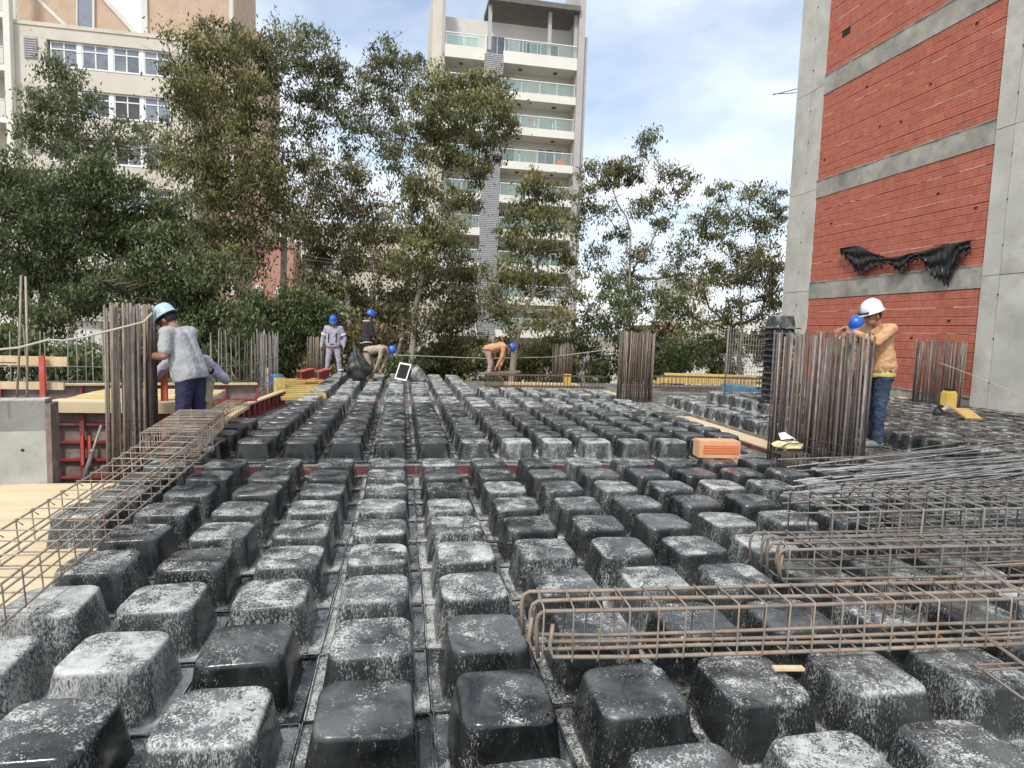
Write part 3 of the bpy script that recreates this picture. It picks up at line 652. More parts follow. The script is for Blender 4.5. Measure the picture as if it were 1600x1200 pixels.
# blue barrel and pale post behind
q = at(427, 596, Y=15.2); t = empty('blue_barrel', q, 'small blue drum lying by the yellow board at left back', 'drum')
MB().tube([(-.12, 0, .0), (.12, .25, .0)], .17, 18).build('drum_body', 'helmetblue' if False else 'bluepanel', t, True); MB().tube([(-.125, -.005, 0), (-.112, .01, 0)], .18, 18).build('hoop', 'helmetblue', t)
q = at(417, 612, Y=14.6); tag(boxo('timber_post', (q.x-.04, q.y, q.z-.2), (q.x+.03, q.y+.05, at(417, 575, Y=14.6).z), 'paletimber'), 'pale upright timber in front of the blue drum', 'post')
# cables
def cable(name, label, pts, r, m='wire'):
    P = []
    for i in range(len(pts)-1):
        for k in range(5): P.append(lerp(pts[i], pts[i+1], k/5))
    P.append(Vector(pts[-1])); o = MB().tube([p-P[0] for p in P], r, 6).build(name, m, None, True); o.location = P[0]; tag(o, label, 'cable'); return o
cable('power_cable', 'pale wavy cable strung from the left edge to the column bundle', [at(-30, 549, Y=7.0), at(30, 543, Y=7.0), at(75, 531, Y=7.05), at(100, 532, Y=7.1), at(135, 526, Y=7.15), at(170, 517, Y=7.2), at(205, 508, Y=7.2), at(225, 503, Y=7.25), at(238, 489, Y=7.3)], .011)
cable('guide_string', 'thin string stretched across the back of the slab', [at(596, 554, Y=20), at(760, 560, Y=20.2), at(860, 558, Y=20.3), at(960, 545, Y=19)], .012)
cable('guide_string', 'thin string running down right over the concrete wall foot', [at(1450, 560, X=11.4), at(1530, 590, X=11.4), at(1620, 628, X=11.4)], .007)
# orange block
q = at(1092, 716, Z=.005)
t = empty('orange_clay_block', q, 'orange hollow clay block resting on a dome at the centre right', 'clay block', math.radians(-6))
w = (at(1153, 716, Y=q.y)-q).x; h = .215
boxo('block_body', (0, 0, 0), (w, .22, h), 'orangepale', t, .008); boxo('recessed_face', (.05, -.002, .05), (w-.02, .02, h-.055), 'orangebrick', t)
for z in (.075, .105, .135): boxo('groove', (.055, -.005, z), (w-.03, -.0025, z+.006), 'orangepale', t)
# cream bag and paper
q = at(1232, 697, Z=.16)
t = empty('cream_bag', q, 'crumpled cream bag on the stirrup stack at the right cage', 'bag')
bm = bmesh.new(); bmesh.ops.create_icosphere(bm, subdivisions=4, radius=1)
for v in bm.verts:
    c = v.co.copy(); n = 1+.09*math.sin(7*c.x+2*c.y)+.07*math.sin(11*c.y+5*c.z+1)+.05*math.sin(19*c.x-9*c.z)
    v.co = Vector((c.x*.19*n, c.y*.13*n, (c.z*.07*n if c.z > 0 else c.z*.03)))
me = bpy.data.meshes.new('bag_body'); bm.to_mesh(me); bm.free(); me.materials.append(M['bag']); me.polygons.foreach_set('use_smooth', [True]*len(me.polygons))
o = bpy.data.objects.new('bag_body', me); COL.objects.link(o); o.parent = t
MB().tube([(-.15, -.1, .02), (-.08, -.12, .06), (.05, -.115, .055), (.14, -.09, .02)], .006, 6).build('string', 'strap', t, True)
q = q+Vector((.0, .02, .085)); P = [(-.13, -.05, .0), (.0, -.09, .005), (.10, -.03, -.02), (.13, .06, .0), (.02, .11, .05), (-.09, .07, .06)]
o = mesh_obj('paper_sheet', [Vector(p) for p in P]+[Vector(p)+Vector((0, 0, .0015)) for p in P], [(0, 1, 4, 5), (1, 2, 3, 4), (11, 10, 7, 6), (10, 9, 8, 7)], 'paper'); o.location = q; tag(o, 'white folded drawing sheet lying on the cream bag', 'paper')
for v in o.data.vertices:
    if v.index in (1, 4, 7, 10): v.co.z += .02
# small wood chip
q = at(1208, 1046, Z=.03); tag(obox('wood_offcut', q, at(1255, 1046, Z=.03), .03, .012, 'paletimber'), 'small pale wood offcut on a dome under the front cage', 'wood offcut')
# dome stack
q = at(1216, 640, Z=0.); q = Vector((7.45, 11.35, 0)); 
n = 18
for k in range(n):
    o = bpy.data.objects.new('stacked_dome_former', DM[k % 6]); COL.objects.link(o); o.location = (7.45+random.uniform(-.012, .012), 11.35+random.uniform(-.012, .012), .05+k*.112); o['dust'] = .3 if k < n-1 else .5
    o.scale = (1.0, 1.0, 1.0); o.rotation_euler = (0, 0, random.uniform(-.03, .03))
    lab = 'topmost dusty dome of the tall stack beside the brick wall' if k == n-1 else ('lowest dome of the tall nested stack by the right cage' if k == 0 else '%s dome from the bottom of the tall nested stack' % ORD[k+1])
    tag(o, lab, 'dome former', 'nested dome formers in the tall stack')
# upturned dome at the far edge
o = bpy.data.objects.new('upturned_dome_former', DM[0]); COL.objects.link(o); o.location = at(636, 585, Y=16.3); o.rotation_euler = (Vector((.45, .80, -.36)).to_track_quat('Z', 'X') @ Euler((0, 0, .12)).to_quaternion()).to_euler(); o.scale = (.8, .62, .85); o['dust'] = .35
tag(o, 'tipped dome showing its black hollow and white rim at the back edge', 'dome former')
o2 = bpy.data.objects.new('tipped_dome_former', DM[1]); COL.objects.link(o2); o2.location = at(655, 588, Y=16.9); o2.rotation_euler = (math.radians(75), math.radians(-35), math.radians(30)); o2['dust'] = .9
tag(o2, 'small white dome tipped behind the black hollow one', 'dome former')
mbx = MB(); 
for a, b in (((-.285, -.285), (.285, -.235)), ((-.285, .235), (.285, .285)), ((-.285, -.234), (-.235, .234)), ((.235, -.234), (.285, .234))): mbx.box((a[0], a[1], -.275), (b[0], b[1], -.266))
r1 = mbx.build('rim', 'white', o)
boxo('hollow', (-.2, -.2, -.268), (.2, .2, -.262), 'hole', o)
for s, (cx, cy, w_) in enumerate(((0.0, .0, .0),)): pass
# far yellow beams, blue panel, scraps
q = at(1022, 594, Y=18.2); t = empty('yellow_timber_beams', q, 'long yellow timber beams on trestles at the right back', 'timber beams')
for k in range(4):
    a, b = at(1020+6*k, 598-4*k, Y=18.2+.15*k)-q, at(1250, 604-4*k, Y=17.4+.15*k)-q; obox('beam', a, b, .12, .07, 'yellow', t)
q = at(1137, 612, Y=15.2); tag(obox('blue_board', q, at(1192, 621, Y=14.2), .5, .22, 'bluepanel'), 'blue panel under the yellow beams behind the mesh', 'panel')
q = at(800, 594, Y=17.6); tag(obox('timber_plank', at(790, 604, Y=17.6), at(902, 606, Y=17.6), .5, .12, 'paletimber'), 'pale plank behind the far dark cage', 'plank')
q = at(887, 600, Y=17.0); tag(boxo('yellow_block', (q.x-.11, q.y, q.z-.1), (q.x+.11, q.y+.1, q.z+.28), 'toolyellow', None, .01), 'small yellow block standing on the far plank', 'block')
tag(obox('grey_plank', at(748, 585, Y=18.0), at(812, 582, Y=18.0), .3, .05, 'formface'), 'grey board under the bent worker hands', 'board')
for k, (x, y) in enumerate(((1150, 628), (1165, 634), (1178, 640))):
    q = at(x, y, Z=0.0); tag(obox('plywood_offcut', q, q+Vector((.9, .25*(k-1), 0)), .3, .03, 'ply'), 'pale plywood offcut near the dome stack, %s from left' % ORD[k+1], 'plywood offcut')
# yellow vibrator with hose
q = at(1490, 648, Z=.23); t = empty('concrete_vibrator', q, 'yellow concrete vibrator lying on the raised block near the wall', 'power tool')
boxo('motor_housing', (-.09, .05, .06), (.12, .25, .42), 'toolyellow', t, .03); boxo('handle', (-.06, .08, .424), (.08, .2, .46), 'strap', t, .01)
MB().tube([(-.1, .1, .12), (-.25, .05, .16), (-.38, .02, .1), (-.42, 0, .02), (-.36, -.03, .0), (-.2, 0, .03), (-.28, .06, .14)], .022, 8).build('hose', 'strap', t, True)
MB().tube([(-.22, .1, .03), (-.05, .06, .13)], .06, 12).build('motor', 'steelpipe', t, True)
q = at(1478, 640, Z=.22); o = obox('ochre_board', at(1500, 640, Z=.35), at(1522, 656, Z=.22), .28, .03, 'toolochre'); tag(o, 'ochre board leaning beside the yellow vibrator', 'board')
tag(obox('timber_batten', at(1404, 622, Z=.2), at(1468, 629, Z=.2), .07, .04, 'paletimber'), 'pale batten at the foot of the brown cage by the wall', 'batten')
tag(boxo('yellow_stake', (at(1420, 625, Z=.1).x, at(1420, 625, Z=.1).y, 0), (at(1420, 625, Z=.1).x+.05, at(1420, 625, Z=.1).y+.05, at(1420, 603, Y=at(1420, 625, Z=.1).y).z), 'toolyellow'), 'short yellow stake left of the brown cage by the wall', 'stake')
# black bag at back
q = at(560, 592, Y=16.9)
bm = bmesh.new(); bmesh.ops.create_icosphere(bm, subdivisions=4, radius=1)
for v in bm.verts:
    c = v.co.copy(); n = 1+.08*math.sin(8*c.x+3*c.z)+.08*math.sin(9*c.z+6*c.y)+.04*math.sin(21*c.x+13*c.z)
    top = max(0, c.z); v.co = Vector((c.x*.34*n*(1-.62*top)-.08*top, c.y*.25*n, c.z*.36*n*(1+.5*top)+.30))
me = bpy.data.meshes.new('black_bag'); bm.to_mesh(me); bm.free(); me.materials.append(M['blacktar']); me.polygons.foreach_set('use_smooth', [True]*len(me.polygons))
o = bpy.data.objects.new('black_bag', me); COL.objects.link(o); o.location = q; tag(o, 'bulky dark sack between the two standing workers at the back', 'sack')
# ------------------------------------------------------------------ unfinished brick tower at right (wall plane X=12)
WX = 12.0
bt = empty('unfinished_building', (WX, 14, -7), 'unfinished tower of red hollow brick panels in a bare concrete frame at right', 'building')
def bl(x, y, z): return (x-WX, y-14, z+7)
def bbox(nm, a, b, m): return boxo(nm, bl(*a), bl(*b), m, bt)
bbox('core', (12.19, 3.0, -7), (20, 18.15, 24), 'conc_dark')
yL0, yL1, yR0, yR1 = 17.0, 18.28, 7.2, 11.30
floors = [(-.26, .36, 2.70), (3.17, 3.17, 5.66), (6.15, 6.15, 8.61), (9.14, 9.14, 11.56), (12.08, 12.08, 14.5), (15.0, 15.0, 17.4)]
bm_z = [(-.9, .36), (2.70, 3.17), (5.66, 6.15), (8.61, 9.14), (11.56, 12.08), (14.5, 15.0), (17.4, 18)]
for z0, z1 in bm_z: bbox('ring_beam', (12.004, yR1+.002, z0), (12.18, yL0-.002, z1), 'beamconc')
# columns cast in lifts, with open vertical joints
for i in range(len(bm_z)-1):
    za, zb = bm_z[i][1]-.22, bm_z[i+1][1]-.232
    for (a, b) in ((yL0, yL0+.56), (yL0+.572, yL1)): bbox('column_panel', (12.0+random.uniform(-.008, .004), a, za), (12.185, b, zb), 'concrete')
    for (a, b) in ((10.905, yR1), (9.4, 10.89), (7.9, 9.388), (6.0, 7.888)): bbox('column_panel', (11.985+random.uniform(-.008, .004), a, za), (12.185, b, zb), 'concrete')
    for yy in (10.72, 9.6, 17.35, 8.2):
        for zz in (.6, 1.5, 2.4): MB().tube([bl(11.97, yy+.17, za+zz), bl(11.995, yy+.17, za+zz)], .014, 8).build('tie_hole', 'hole', bt)
bbox('end_face', (12.2, 18.16, -7), (19.9, 18.3, 24), 'concrete')
# bricks: hollow blocks with two drip grooves on the face
BL, BH = .34, .19
def brick_mesh(L_, H_):
    mb = MB(); zs = [0, H_*.31, H_*.34, H_*.64, H_*.67, H_]
    for k, (a, b) in enumerate(zip(zs, zs[1:])):
        d = .0 if k % 2 == 0 else .006; mb.box((d, 0, a), (.10, L_, b))
    return mb
proto = {}
allb = []
for pi, (zf, z0, z1) in enumerate(floors[:5]):
    n = max(1, int((z1-z0)/BH)); bh = (z1-z0)/n
    for k in range(n):
        z = z0+k*bh; y = yR1+.01; first = True
        while y < yL0-.03:
            ln = BL*(.5 if (first and k % 2) else 1); ln = min(ln, yL0-.01-y)
            if ln < .05: break
            allb.append((y, z, ln-.009, bh-(.018 if (k+pi) % 4 == 3 else .010), pi, k)); y += ln; first = False
def vis_area(b):
    p = px((WX, b[0]+b[2]/2, b[1]+b[3]/2)); 
    if not (-20 < p[0] < 1620 and -20 < p[1] < 1220): return -1
    return b[2]*b[3]/p[2]**2/p[2]
allb = [b for b in allb if px((WX, b[0], b[1]))[1] > -140]
allb.sort(key=lambda b: -vis_area(b))
missing = [(16.35, 10.0)]
V = []; Fc = []
for i, (y, z, ln, h, pi, k) in enumerate(allb):
    off = random.uniform(-.004, .005)
    if any(abs(y+ln/2-a) < .16 and abs(z+h/2-b_) < .08 for a, b_ in missing):
        o = boxo('open_cell', bl(12.03, y, z), bl(12.1, y+ln, z+h), 'hole', bt); continue
    if i < 296:
        key = (round(ln, 2), round(h, 3))
        if key not in proto:
            o = brick_mesh(ln, h).build('brick', 'brick', bt); proto[key] = o
        else: o = inst(proto[key], bt)
        o.location = bl(12.02+off, y, z)
    else:
        mb = brick_mesh(ln, h); kk = len(V); V += [(v.x+12.02-WX+off, v.y+y-14, v.z+z+7) for v in mb.v]; Fc += [tuple(kk+q for q in f) for f in mb.f]
o = mesh_obj('brick_courses', V, Fc, 'brick', bt); o['kind'] = 'stuff'
for pi, (zf, z0, z1) in enumerate(floors[:5]):
    bbox('mortar_bed', (12.075, yR1, z0), (12.188, yL0, z1), 'mortar')
    n = max(1, int((z1-z0)/BH)); bh = (z1-z0)/n
    for k in ({0: (4, 7, 10), 1: (3, 8, 11), 2: (4, 9), 3: (3, 7, 10), 4: (3, 6)}[pi]):
        mb = MB(); y = yR1+.02; z = z0+k*bh-.006
        while y < yL0-.05:
            l = random.uniform(.1, .5)
            if random.random() < .6: mb.box((12.012-WX+random.uniform(0, .006), y-14, z+7-random.uniform(0, .008)), (12.05-WX, min(y+l, yL0-.02)-14, z+7+random.uniform(.008, .02)))
            y += l+.01
        mb.build('mortar_squeeze', 'mortar_light', bt)['kind'] = 'stuff'
    # ragged mortar along the foot of each panel, dark gap under each beam
    mb = MB(); y = yR1+.02
    while y < yL0-.05:
        l = random.uniform(.06, .3); mb.box((11.998-WX-random.uniform(0, .02), y-14, z0+7+.001), (12.03-WX, min(y+l, yL0-.01)-14, z0+7+random.uniform(.01, .05))); y += l
    mb.build('mortar_lip', 'beamconc', bt)['kind'] = 'stuff'
for (y, z) in ((15.2, 8.2), (13.1, 7.5), (12.0, 8.35), (14.6, 7.0), (16.7, 6.7), (13.9, 6.9), (13.0, 1.6), (12.0, 2.0), (14.4, 10.5), (12.6, 4.9), (11.6, 4.4), (16.2, 4.8), (12.0, .9)):
    boxo('chipped_hole', bl(12.008, y, z), bl(12.03, y+.07, z+.04), 'hole', bt)
# two starter bars sticking out of the far corner
for dz, dy in ((0, 0), (.12, .05)):
    p0 = Vector((12.0, 18.3, 9.15+dz)); MB().tube([p0-Vector((WX, 14, -7)), at(1208, 147+dz*10, Y=18.6)-Vector((WX, 14, -7))], .012, 6).build('corner_bar', 'rebardark', bt, True)
# torn black plastic sheet
nU, nV = 70, 14; tx = [1312, 1340, 1365, 1385, 1405, 1420, 1440, 1460, 1480, 1500, 1517]; tt = [388, 383, 396, 402, 401, 396, 393, 387, 381, 378, 376]; tb = [391, 428, 420, 409, 431, 414, 406, 436, 445, 402, 393]
A_ = np.array; us = np.linspace(1312, 1517, nU); tops = np.interp(us, tx, tt); bots = np.interp(us, tx, tb)+4*np.sin(us*.9)+3*np.sin(us*2.3)
V = []; Fc = []
for i in range(nU):
    for j in range(nV):
        y = tops[i]+(bots[i]-tops[i])*j/(nV-1); w = at(us[i], y, X=11.93-.05*abs(math.sin(us[i]*.35+j*.25))-.025*math.sin(j*1.1+us[i]*.13)); V.append(w)
for i in range(nU-1):
    for j in range(nV-1):
        if (i, j) in ((24, 9), (25, 9), (33, 8), (34, 8), (34, 7)) or (j > 9 and (i*7+j*3) % 11 == 0): continue
        Fc.append((i*nV+j, (i+1)*nV+j, (i+1)*nV+j+1, i*nV+j+1))
c0 = V[0].copy(); o = mesh_obj('torn_black_sheet', [v-c0 for v in V], Fc, 'black', None, True); o.location = c0
tag(o, 'torn black plastic sheet sagging across the red brick wall', 'plastic sheet')
sm_ = o.modifiers.new('s', 'SOLIDIFY'); sm_.thickness = .006

# ------------------------------------------------------------------ apartment tower in the middle (facade Y=52)
TY = 52.0; G = -7
tw = empty('apartment_tower', (8.3, TY, G), 'tall cream apartment tower with glass balconies behind the trees', 'building')
def tb_(nm, a, b, m, par=None): return boxo(nm, (a[0]-8.3, a[1]-TY, a[2]-G), (b[0]-8.3, b[1]-TY, b[2]-G), m, par or tw)
XL, XPL, XS0, XS1, XR, XRR = 1.98, 2.97, 6.18, 7.70, 13.89, 14.60
Ht = 28.9
tb_('side_pier', (XL, TY, G), (XPL-.25, TY+12, Ht+.6), 'cream'); tb_('side_pier_shade', (XPL-.248, TY-.12, G), (XPL, TY+12, Ht+.2), 'greypier')  # grey strip paints the shade along the pier's right edge
tb_('right_pier', (XR, TY-.3, G), (XRR-.2, TY+11, Ht+2), 'greypier'); tb_('right_pier_fin', (XRR-.198, TY, G), (XRR+.15, TY+8, 25.8), 'greypier')
tb_('rear_mass', (XPL, TY+1.9, G), (XR, TY+12, 24.2), 'recess')
sb = 23.03
tb_('vent_shaft', (XS0, TY-.05, G), (XS1, TY+1.88, sb+.62), 'louvre')
sl0 = tb_('louvre_slat', (XS0-.02, TY-.12, sb+.5), (XS1+.02, TY-.052, sb+.58), 'louvre')
k = 0; z = sb+.36
while z > 1.0 and k < 150:
    o = inst(sl0, tw, (0, 0, z-(sb+.5))); z -= .15; k += 1
def window(x0, x1, z0, z1, yy, pane, nm='window', mull=1, frame='white', par=None, base=(8.3, TY, G)):
    P = par or tw; b = Vector(base); c = Vector(((x0+x1)/2, yy, z0))
    w = x1-x0; h = z1-z0; f = MB(); e = .07
    f.box((-w/2, -.05, 0), (w/2, .02, e)); f.box((-w/2, -.05, h-e), (w/2, .02, h)); f.box((-w/2, -.05, e), (-w/2+e, .02, h-e)); f.box((w/2-e, -.05, e), (w/2, .02, h-e))
    for i in range(mull): x = -w/2+w*(i+1)/(mull+1); f.box((x-e/2, -.045, e), (x+e/2, .02, h-e))
    fr = f.build(nm, frame, P); fr.location = c-b
    for i in range(mull+1):
        xa, xb_ = -w/2+w*i/(mull+1)+e/2, -w/2+w*(i+1)/(mull+1)-e/2
        boxo('pane', (xa, -.02, e), (xb_, -.005, h-e), pane if isinstance(pane, str) else random.choice(pane), fr)
    return fr
for fl in range(9):
    zb = sb-2.775*fl          # underside of the slab band
    bh = .95 if fl == 0 else .63
    if zb < G: break
    for (xa, xb_) in ((XPL, XS0), (XS1, XR)):
        tb_('balcony_band', (xa+.002, TY-.1, zb), (xb_-.002, TY+.06, zb+bh), 'cream2'); tb_('balcony_slab', (xa+.002, TY+.062, zb+.02), (xb_-.002, TY+1.88, zb+.2), 'recess')
        g = tb_('glass_rail', (xa+.1, TY-.02, zb+bh+.06), (xb_-.1, TY+.0, zb+bh+.9), 'railglass')
        rl = tb_('handrail', (xa+.05, TY-.05, zb+bh+.93), (xb_-.05, TY+.03, zb+bh+.99), 'white')
        for q in np.linspace(xa+.1, xb_-.1, 3 if xb_-xa < 4 else 5): tb_('rail_post', (q-.025, TY+.01, zb+bh), (q+.025, TY+.05, zb+bh+.93), 'white')
    # windows on the storey below this band
    zf = zb-2.775+.63
    dk = ['panegreen', 'curtain'] if fl in (0, 1, 3) else ['panedark', 'pane']
    window(XPL+.5, XS0-.35, zf+.1, zb-.42, TY+1.87, ['panegreen', 'pane'], mull=1)
    window(XS1+.1, XS1+1.5, zf+.1, zb-.45, TY+1.87, dk, mull=0); window(XS1+1.55, XS1+2.5, zf+.1, zb-.4, TY+1.87, ['panegreen'], mull=0)
    window(XS1+3.5, XR-.5, zf+.1, zb-.4, TY+1.87, dk, mull=2)
    for q in (XS1+1.6, XR-1.6, XPL+1.4): tb_('ceiling_lamp', (q-.14, TY+.8, zb-.08), (q+.14, TY+1.08, zb+.018), 'panedark')
# top terrace
tb_('terrace_wall', (XPL, TY+1.9, 24.2), (XR, TY+2.1, 27.0), 'pale')
tb_('roof_canopy', (XS0+.2, TY-.6, 27.5), (XR-.002, TY+3, 27.9), 'conc_dark')
for q in (XS0+.25, XS0+5.2, XR-.3): tb_('canopy_post', (q, TY+.1, 24.0), (q+.28, TY+.4, 27.498), 'greypier')
window(XPL+.4, XS0-.3, 24.1, 25.6, TY+1.88, 'panegreen', mull=1); window(XS0+.3, XS1+2.6, 24.1, 25.9, TY+1.88, ['curtain', 'pane'], mull=3); window(XR-4, XR-1, 24.1, 25.7, TY+1.88, ['pane', 'panedark'], mull=2)
# balcony furniture
q = tb_('red_cooler', (12.6, TY+.3, sb-2.775*3+.65), (13.3, TY+.7, sb-2.775*3+1.15), 'orangebrick')
for dx in (0, 1.6): tb_('white_chair_seat', (10.6+dx, TY+.4, sb-2.775*2+1.0), (11.1+dx, TY+.8, sb-2.775*2+1.06), 'white'); tb_('white_chair_back', (10.6+dx, TY+.8, sb-2.775*2+.64), (10.66+dx, TY+.84, sb-2.775*2+1.5), 'white')

# ------------------------------------------------------------------ institutional block at left (facade Y=44)
LY = 44.0
def P(x, y, Y=LY): return at(x, y, Y=Y)
lb = empty('office_block', (P(160, 300).x, LY, G), 'cream office block with ribbons of white-framed windows at upper left', 'building'); ob = Vector((P(160, 300).x, LY, G))
def lbx(nm, a, b, m, par=None): return boxo(nm, (a[0]-ob.x, a[1]-LY, a[2]-G), (b[0]-ob.x, b[1]-LY, b[2]-G), m, par or lb)
xw0, xw1 = P(73, 80).x, P(268, 100).x; xl, xr = P(22, 200).x, P(302, 200).x
zt = P(150, 50).z
wz = []   # window ribbons: bottom, top (world heights)
top1 = P(150, 69).z; bot1 = P(150, 109).z; per = top1-P(150, 143).z
for k in range(6): wz.append((bot1-per*k, top1-per*k))
lbx('body', (xl, LY+.45, G), (xr, LY+14, zt), 'cream')
prev = zt
for (b, t_) in wz:
    lbx('spandrel', (xl, LY, t_), (xr, LY+.448, prev), 'cream'); prev = b
    lbx('left_pier', (xl, LY+.001, b), (xw0-.01, LY+.446, t_), 'cream'); lbx('right_pier', (xw1+.01, LY+.001, b), (xr, LY+.446, t_), 'cream')
    lbx('sill', (xw0, LY-.03, b-.06), (xw1, LY+.1, b-.001), 'white')
    n = 4; W_ = (xw1-xw0)/n
    for i in range(n):
        fr = window(xw0+i*W_+.12, xw0+(i+1)*W_-.12, b+.02, t_-.02, LY+.2, ['pane', 'pane', 'panedark', 'pane'], mull=1, par=lb, base=ob)
        h_ = t_-b; boxo('transom', (-W_/2+.12, -.06, h_*.66), (W_/2-.12, .021, h_*.66+.07), 'white', fr)
        if i: lbx('mullion_pier', (xw0+i*W_-.115, LY+.12, b+.002), (xw0+i*W_+.115, LY+.4, t_-.002), 'white')
lbx('spandrel', (xl, LY, G), (xr, LY+.448, prev), 'cream')
for (b, t_) in wz:
    for (xa, xb_) in ((P(38, 80).x, P(59, 80).x), (P(285, 170).x, P(299, 170).x)):
        v = lbx('vent', (xa, LY-.03, b+.3), (xb_, LY-.002, t_+.05), 'greypier')
        for k in range(9):
            zz = b+.33+k*(t_-b-.3)/9; lbx('vent_slat', (xa+.02, LY-.09, zz), (xb_-.02, LY-.031, zz+.06), 'louvre')
lbx('parapet', (xl-.05, LY-.06, zt+.001), (xr, LY+.5, zt+.22), 'cream')
# brick gable above with a raking coping and a window slot
def quad_prism(nm, pts, Y, th, m, par): return MB().prism([Vector((P(x, y, Y).x-ob.x, Y-LY, P(x, y, Y).z-G)) for x, y in pts], (0, th, 0)).build(nm, m, par)
quad_prism('brick_gable', [(24, 38), (24, -60), (110, -60), (216, 56)], LY+1.2, 6, 'terrabrick', lb)
quad_prism('gable_coping', [(112, -62), (105, -62), (213, 58), (222, 58)], LY+1.1, 1.0, 'pale', lb)
quad_prism('stair_coping', [(55, -2), (62, -2), (112, 46), (105, 46)], LY+1.15, .12, 'pale', lb)
quad_prism('slot_window', [(121, 46), (121, -60), (144, -60), (144, 48)], LY+1.1, .1, 'pane', lb)
quad_prism('slot_frame', [(119, 46), (119, -60), (121, -60), (121, 46)], LY+1.05, .2, 'pale', lb); quad_prism('slot_frame', [(144, 48), (144, -60), (147, -60), (147, 48)], LY+1.05, .2, 'pale', lb)
# brick lift tower
bt2 = empty('brick_stair_tower', (P(300, 100).x, LY+2, G), 'tall orange brick stair tower behind the office block at upper left', 'building'); o2_ = bt2.location.copy()
xa, xb_ = P(232, 60, LY+2).x, P(362, 60, LY+2).x; Z1 = P(300, -120).z
boxo('shaft', (xa-o2_.x, 0, 0), (xb_-o2_.x, 7, Z1-G), 'terrabrick', bt2)
boxo('corner_strip', (xa-o2_.x-.35, -.15, 0), (xa-o2_.x-.001, 7, Z1-G), 'pale', bt2); boxo('base_band', (xa-o2_.x, -.12, P(300, 52).z-G), (xb_-o2_.x, -.002, P(300, 46).z-G), 'pale', bt2)
boxo('side_shaft', (xb_-o2_.x+.001, 1.5, 0), (xb_-o2_.x+1.6, 8, P(380, 10).z-G), 'terrabrick', bt2); boxo('corner_strip', (xb_-o2_.x-.12, -.1, 0), (xb_-o2_.x+.1, .3, Z1-G), 'pale', bt2)
# sliver of balconied block at far left
sbk = empty('balcony_block', (P(8, 200, 43.6).x, 43.6, G), 'sliver of a white balconied block at the far left edge', 'building'); o3 = sbk.location.copy()
xr_ = P(21, 200, 43.6).x-o3.x
boxo('mass', (-6, 1.6, 0), (xr_-.3, 12, P(8, -100, 43.6).z-G), 'recess', sbk); boxo('edge_pier', (xr_-.35, -.05, 0), (xr_, .38, P(8, -100, 43.6).z-G), 'cream2', sbk)
for k in range(7):
    z0 = P(10, 110, 43.6).z-G-3.05*(k-1)
    boxo('balcony_band', (-6, 0, z0), (xr_-.352, .1, z0+.35), 'white', sbk); boxo('balcony_slab', (-6, .101, z0), (xr_-.352, 1.59, z0+.15), 'recess', sbk)
    boxo('rail_panel', (-6, -.03, z0+.36), (xr_-.4, -.0, z0+1.3), 'pale', sbk); boxo('top_rail', (-6, -.06, z0+1.31), (xr_-.38, .02, z0+1.37), 'white', sbk)

# lower buildings seen between the trunks
def simple_building(name, label, x0, x1, ytop, Y, wall, wins, depth=8, roof=None):
    A, B = at(x0, ytop, Y=Y), at(x1, ytop, Y=Y); t = empty(name, (A.x, Y, G), label, 'building'); H_ = A.z-G
    boxo('wall', (0, 0, 0), (B.x-A.x, depth, H_), wall, t)
    if roof: MB().prism([Vector((-.3, -.3, H_+.01)), Vector(((B.x-A.x)+.3, -.3, H_+.01)), Vector(((B.x-A.x)/2, -.3, H_+roof))], (0, depth+.6, 0)).build('roof', 'roofgrey', t)
    else: boxo('parapet', (-.1, -.1, H_+.002), (B.x-A.x+.1, .3, H_+.3), wall, t)
    for (wx0, wx1, wy0, wy1) in wins:
        a, b = at(wx0, wy1, Y=Y), at(wx1, wy0, Y=Y); f = MB()
        w = b.x-a.x; h = b.z-a.z; e = .08
        f.box((0, -.08, 0), (w, -.002, e)); f.box((0, -.08, h-e), (w, -.002, h)); f.box((0, -.08, e), (e, -.002, h-e)); f.box((w-e, -.08, e), (w, -.002, h-e)); f.box((w/2-e/2, -.075, e), (w/2+e/2, -.002, h-e))
        fr = f.build('window', 'white', t); fr.location = (a.x-A.x, 0, a.z-G); boxo('pane', (e, -.04, e), (w-e, -.003, h-e), random.choice(['pane', 'panedark']), fr)
    return t
simple_building('cream_house_block', 'low cream building with dark window bands behind the workers', 462, 662, 352, 38, 'cream', [(470, 520, 398, 416), (530, 585, 400, 420), (596, 640, 402, 420), (470, 510, 455, 470), (520, 545, 460, 474), (562, 590, 452, 500), (600, 640, 455, 475)])
simple_building('pink_house', 'pink walled building glimpsed between the left trunks', 392, 458, 384, 36, 'pinkwall', [(400, 412, 446, 462), (430, 440, 450, 464)])
simple_building('grey_roofed_shed', 'pale shed with a shallow grey roof behind the dark left trees', 84, 158, 500, 34, 'pale', [(92, 110, 520, 535), (128, 146, 520, 535)], roof=.9)
simple_building('white_tower_block', 'distant white tower glimpsed behind the right trees', 1066, 1112, 432, 70, 'pale', [(1072, 1082, 450, 460), (1092, 1104, 452, 462), (1072, 1082, 480, 490), (1092, 1104, 482, 492), (1072, 1082, 510, 520), (1092, 1104, 512, 522)])
simple_building('pink_house', 'distant pink building left of the white tower', 1020, 1066, 508, 55, 'pinkwall', [(1030, 1042, 525, 535)])
simple_building('white_warehouse', 'long pale low building behind the right trees', 905, 1240, 548, 60, 'pale', [(930, 950, 560, 570), (1120, 1140, 560, 570)])
simple_building('white_annex', 'pale annex at the foot of the right trees', 1118, 1260, 500, 64, 'pale', [(1130, 1145, 515, 530), (1170, 1185, 516, 531)])

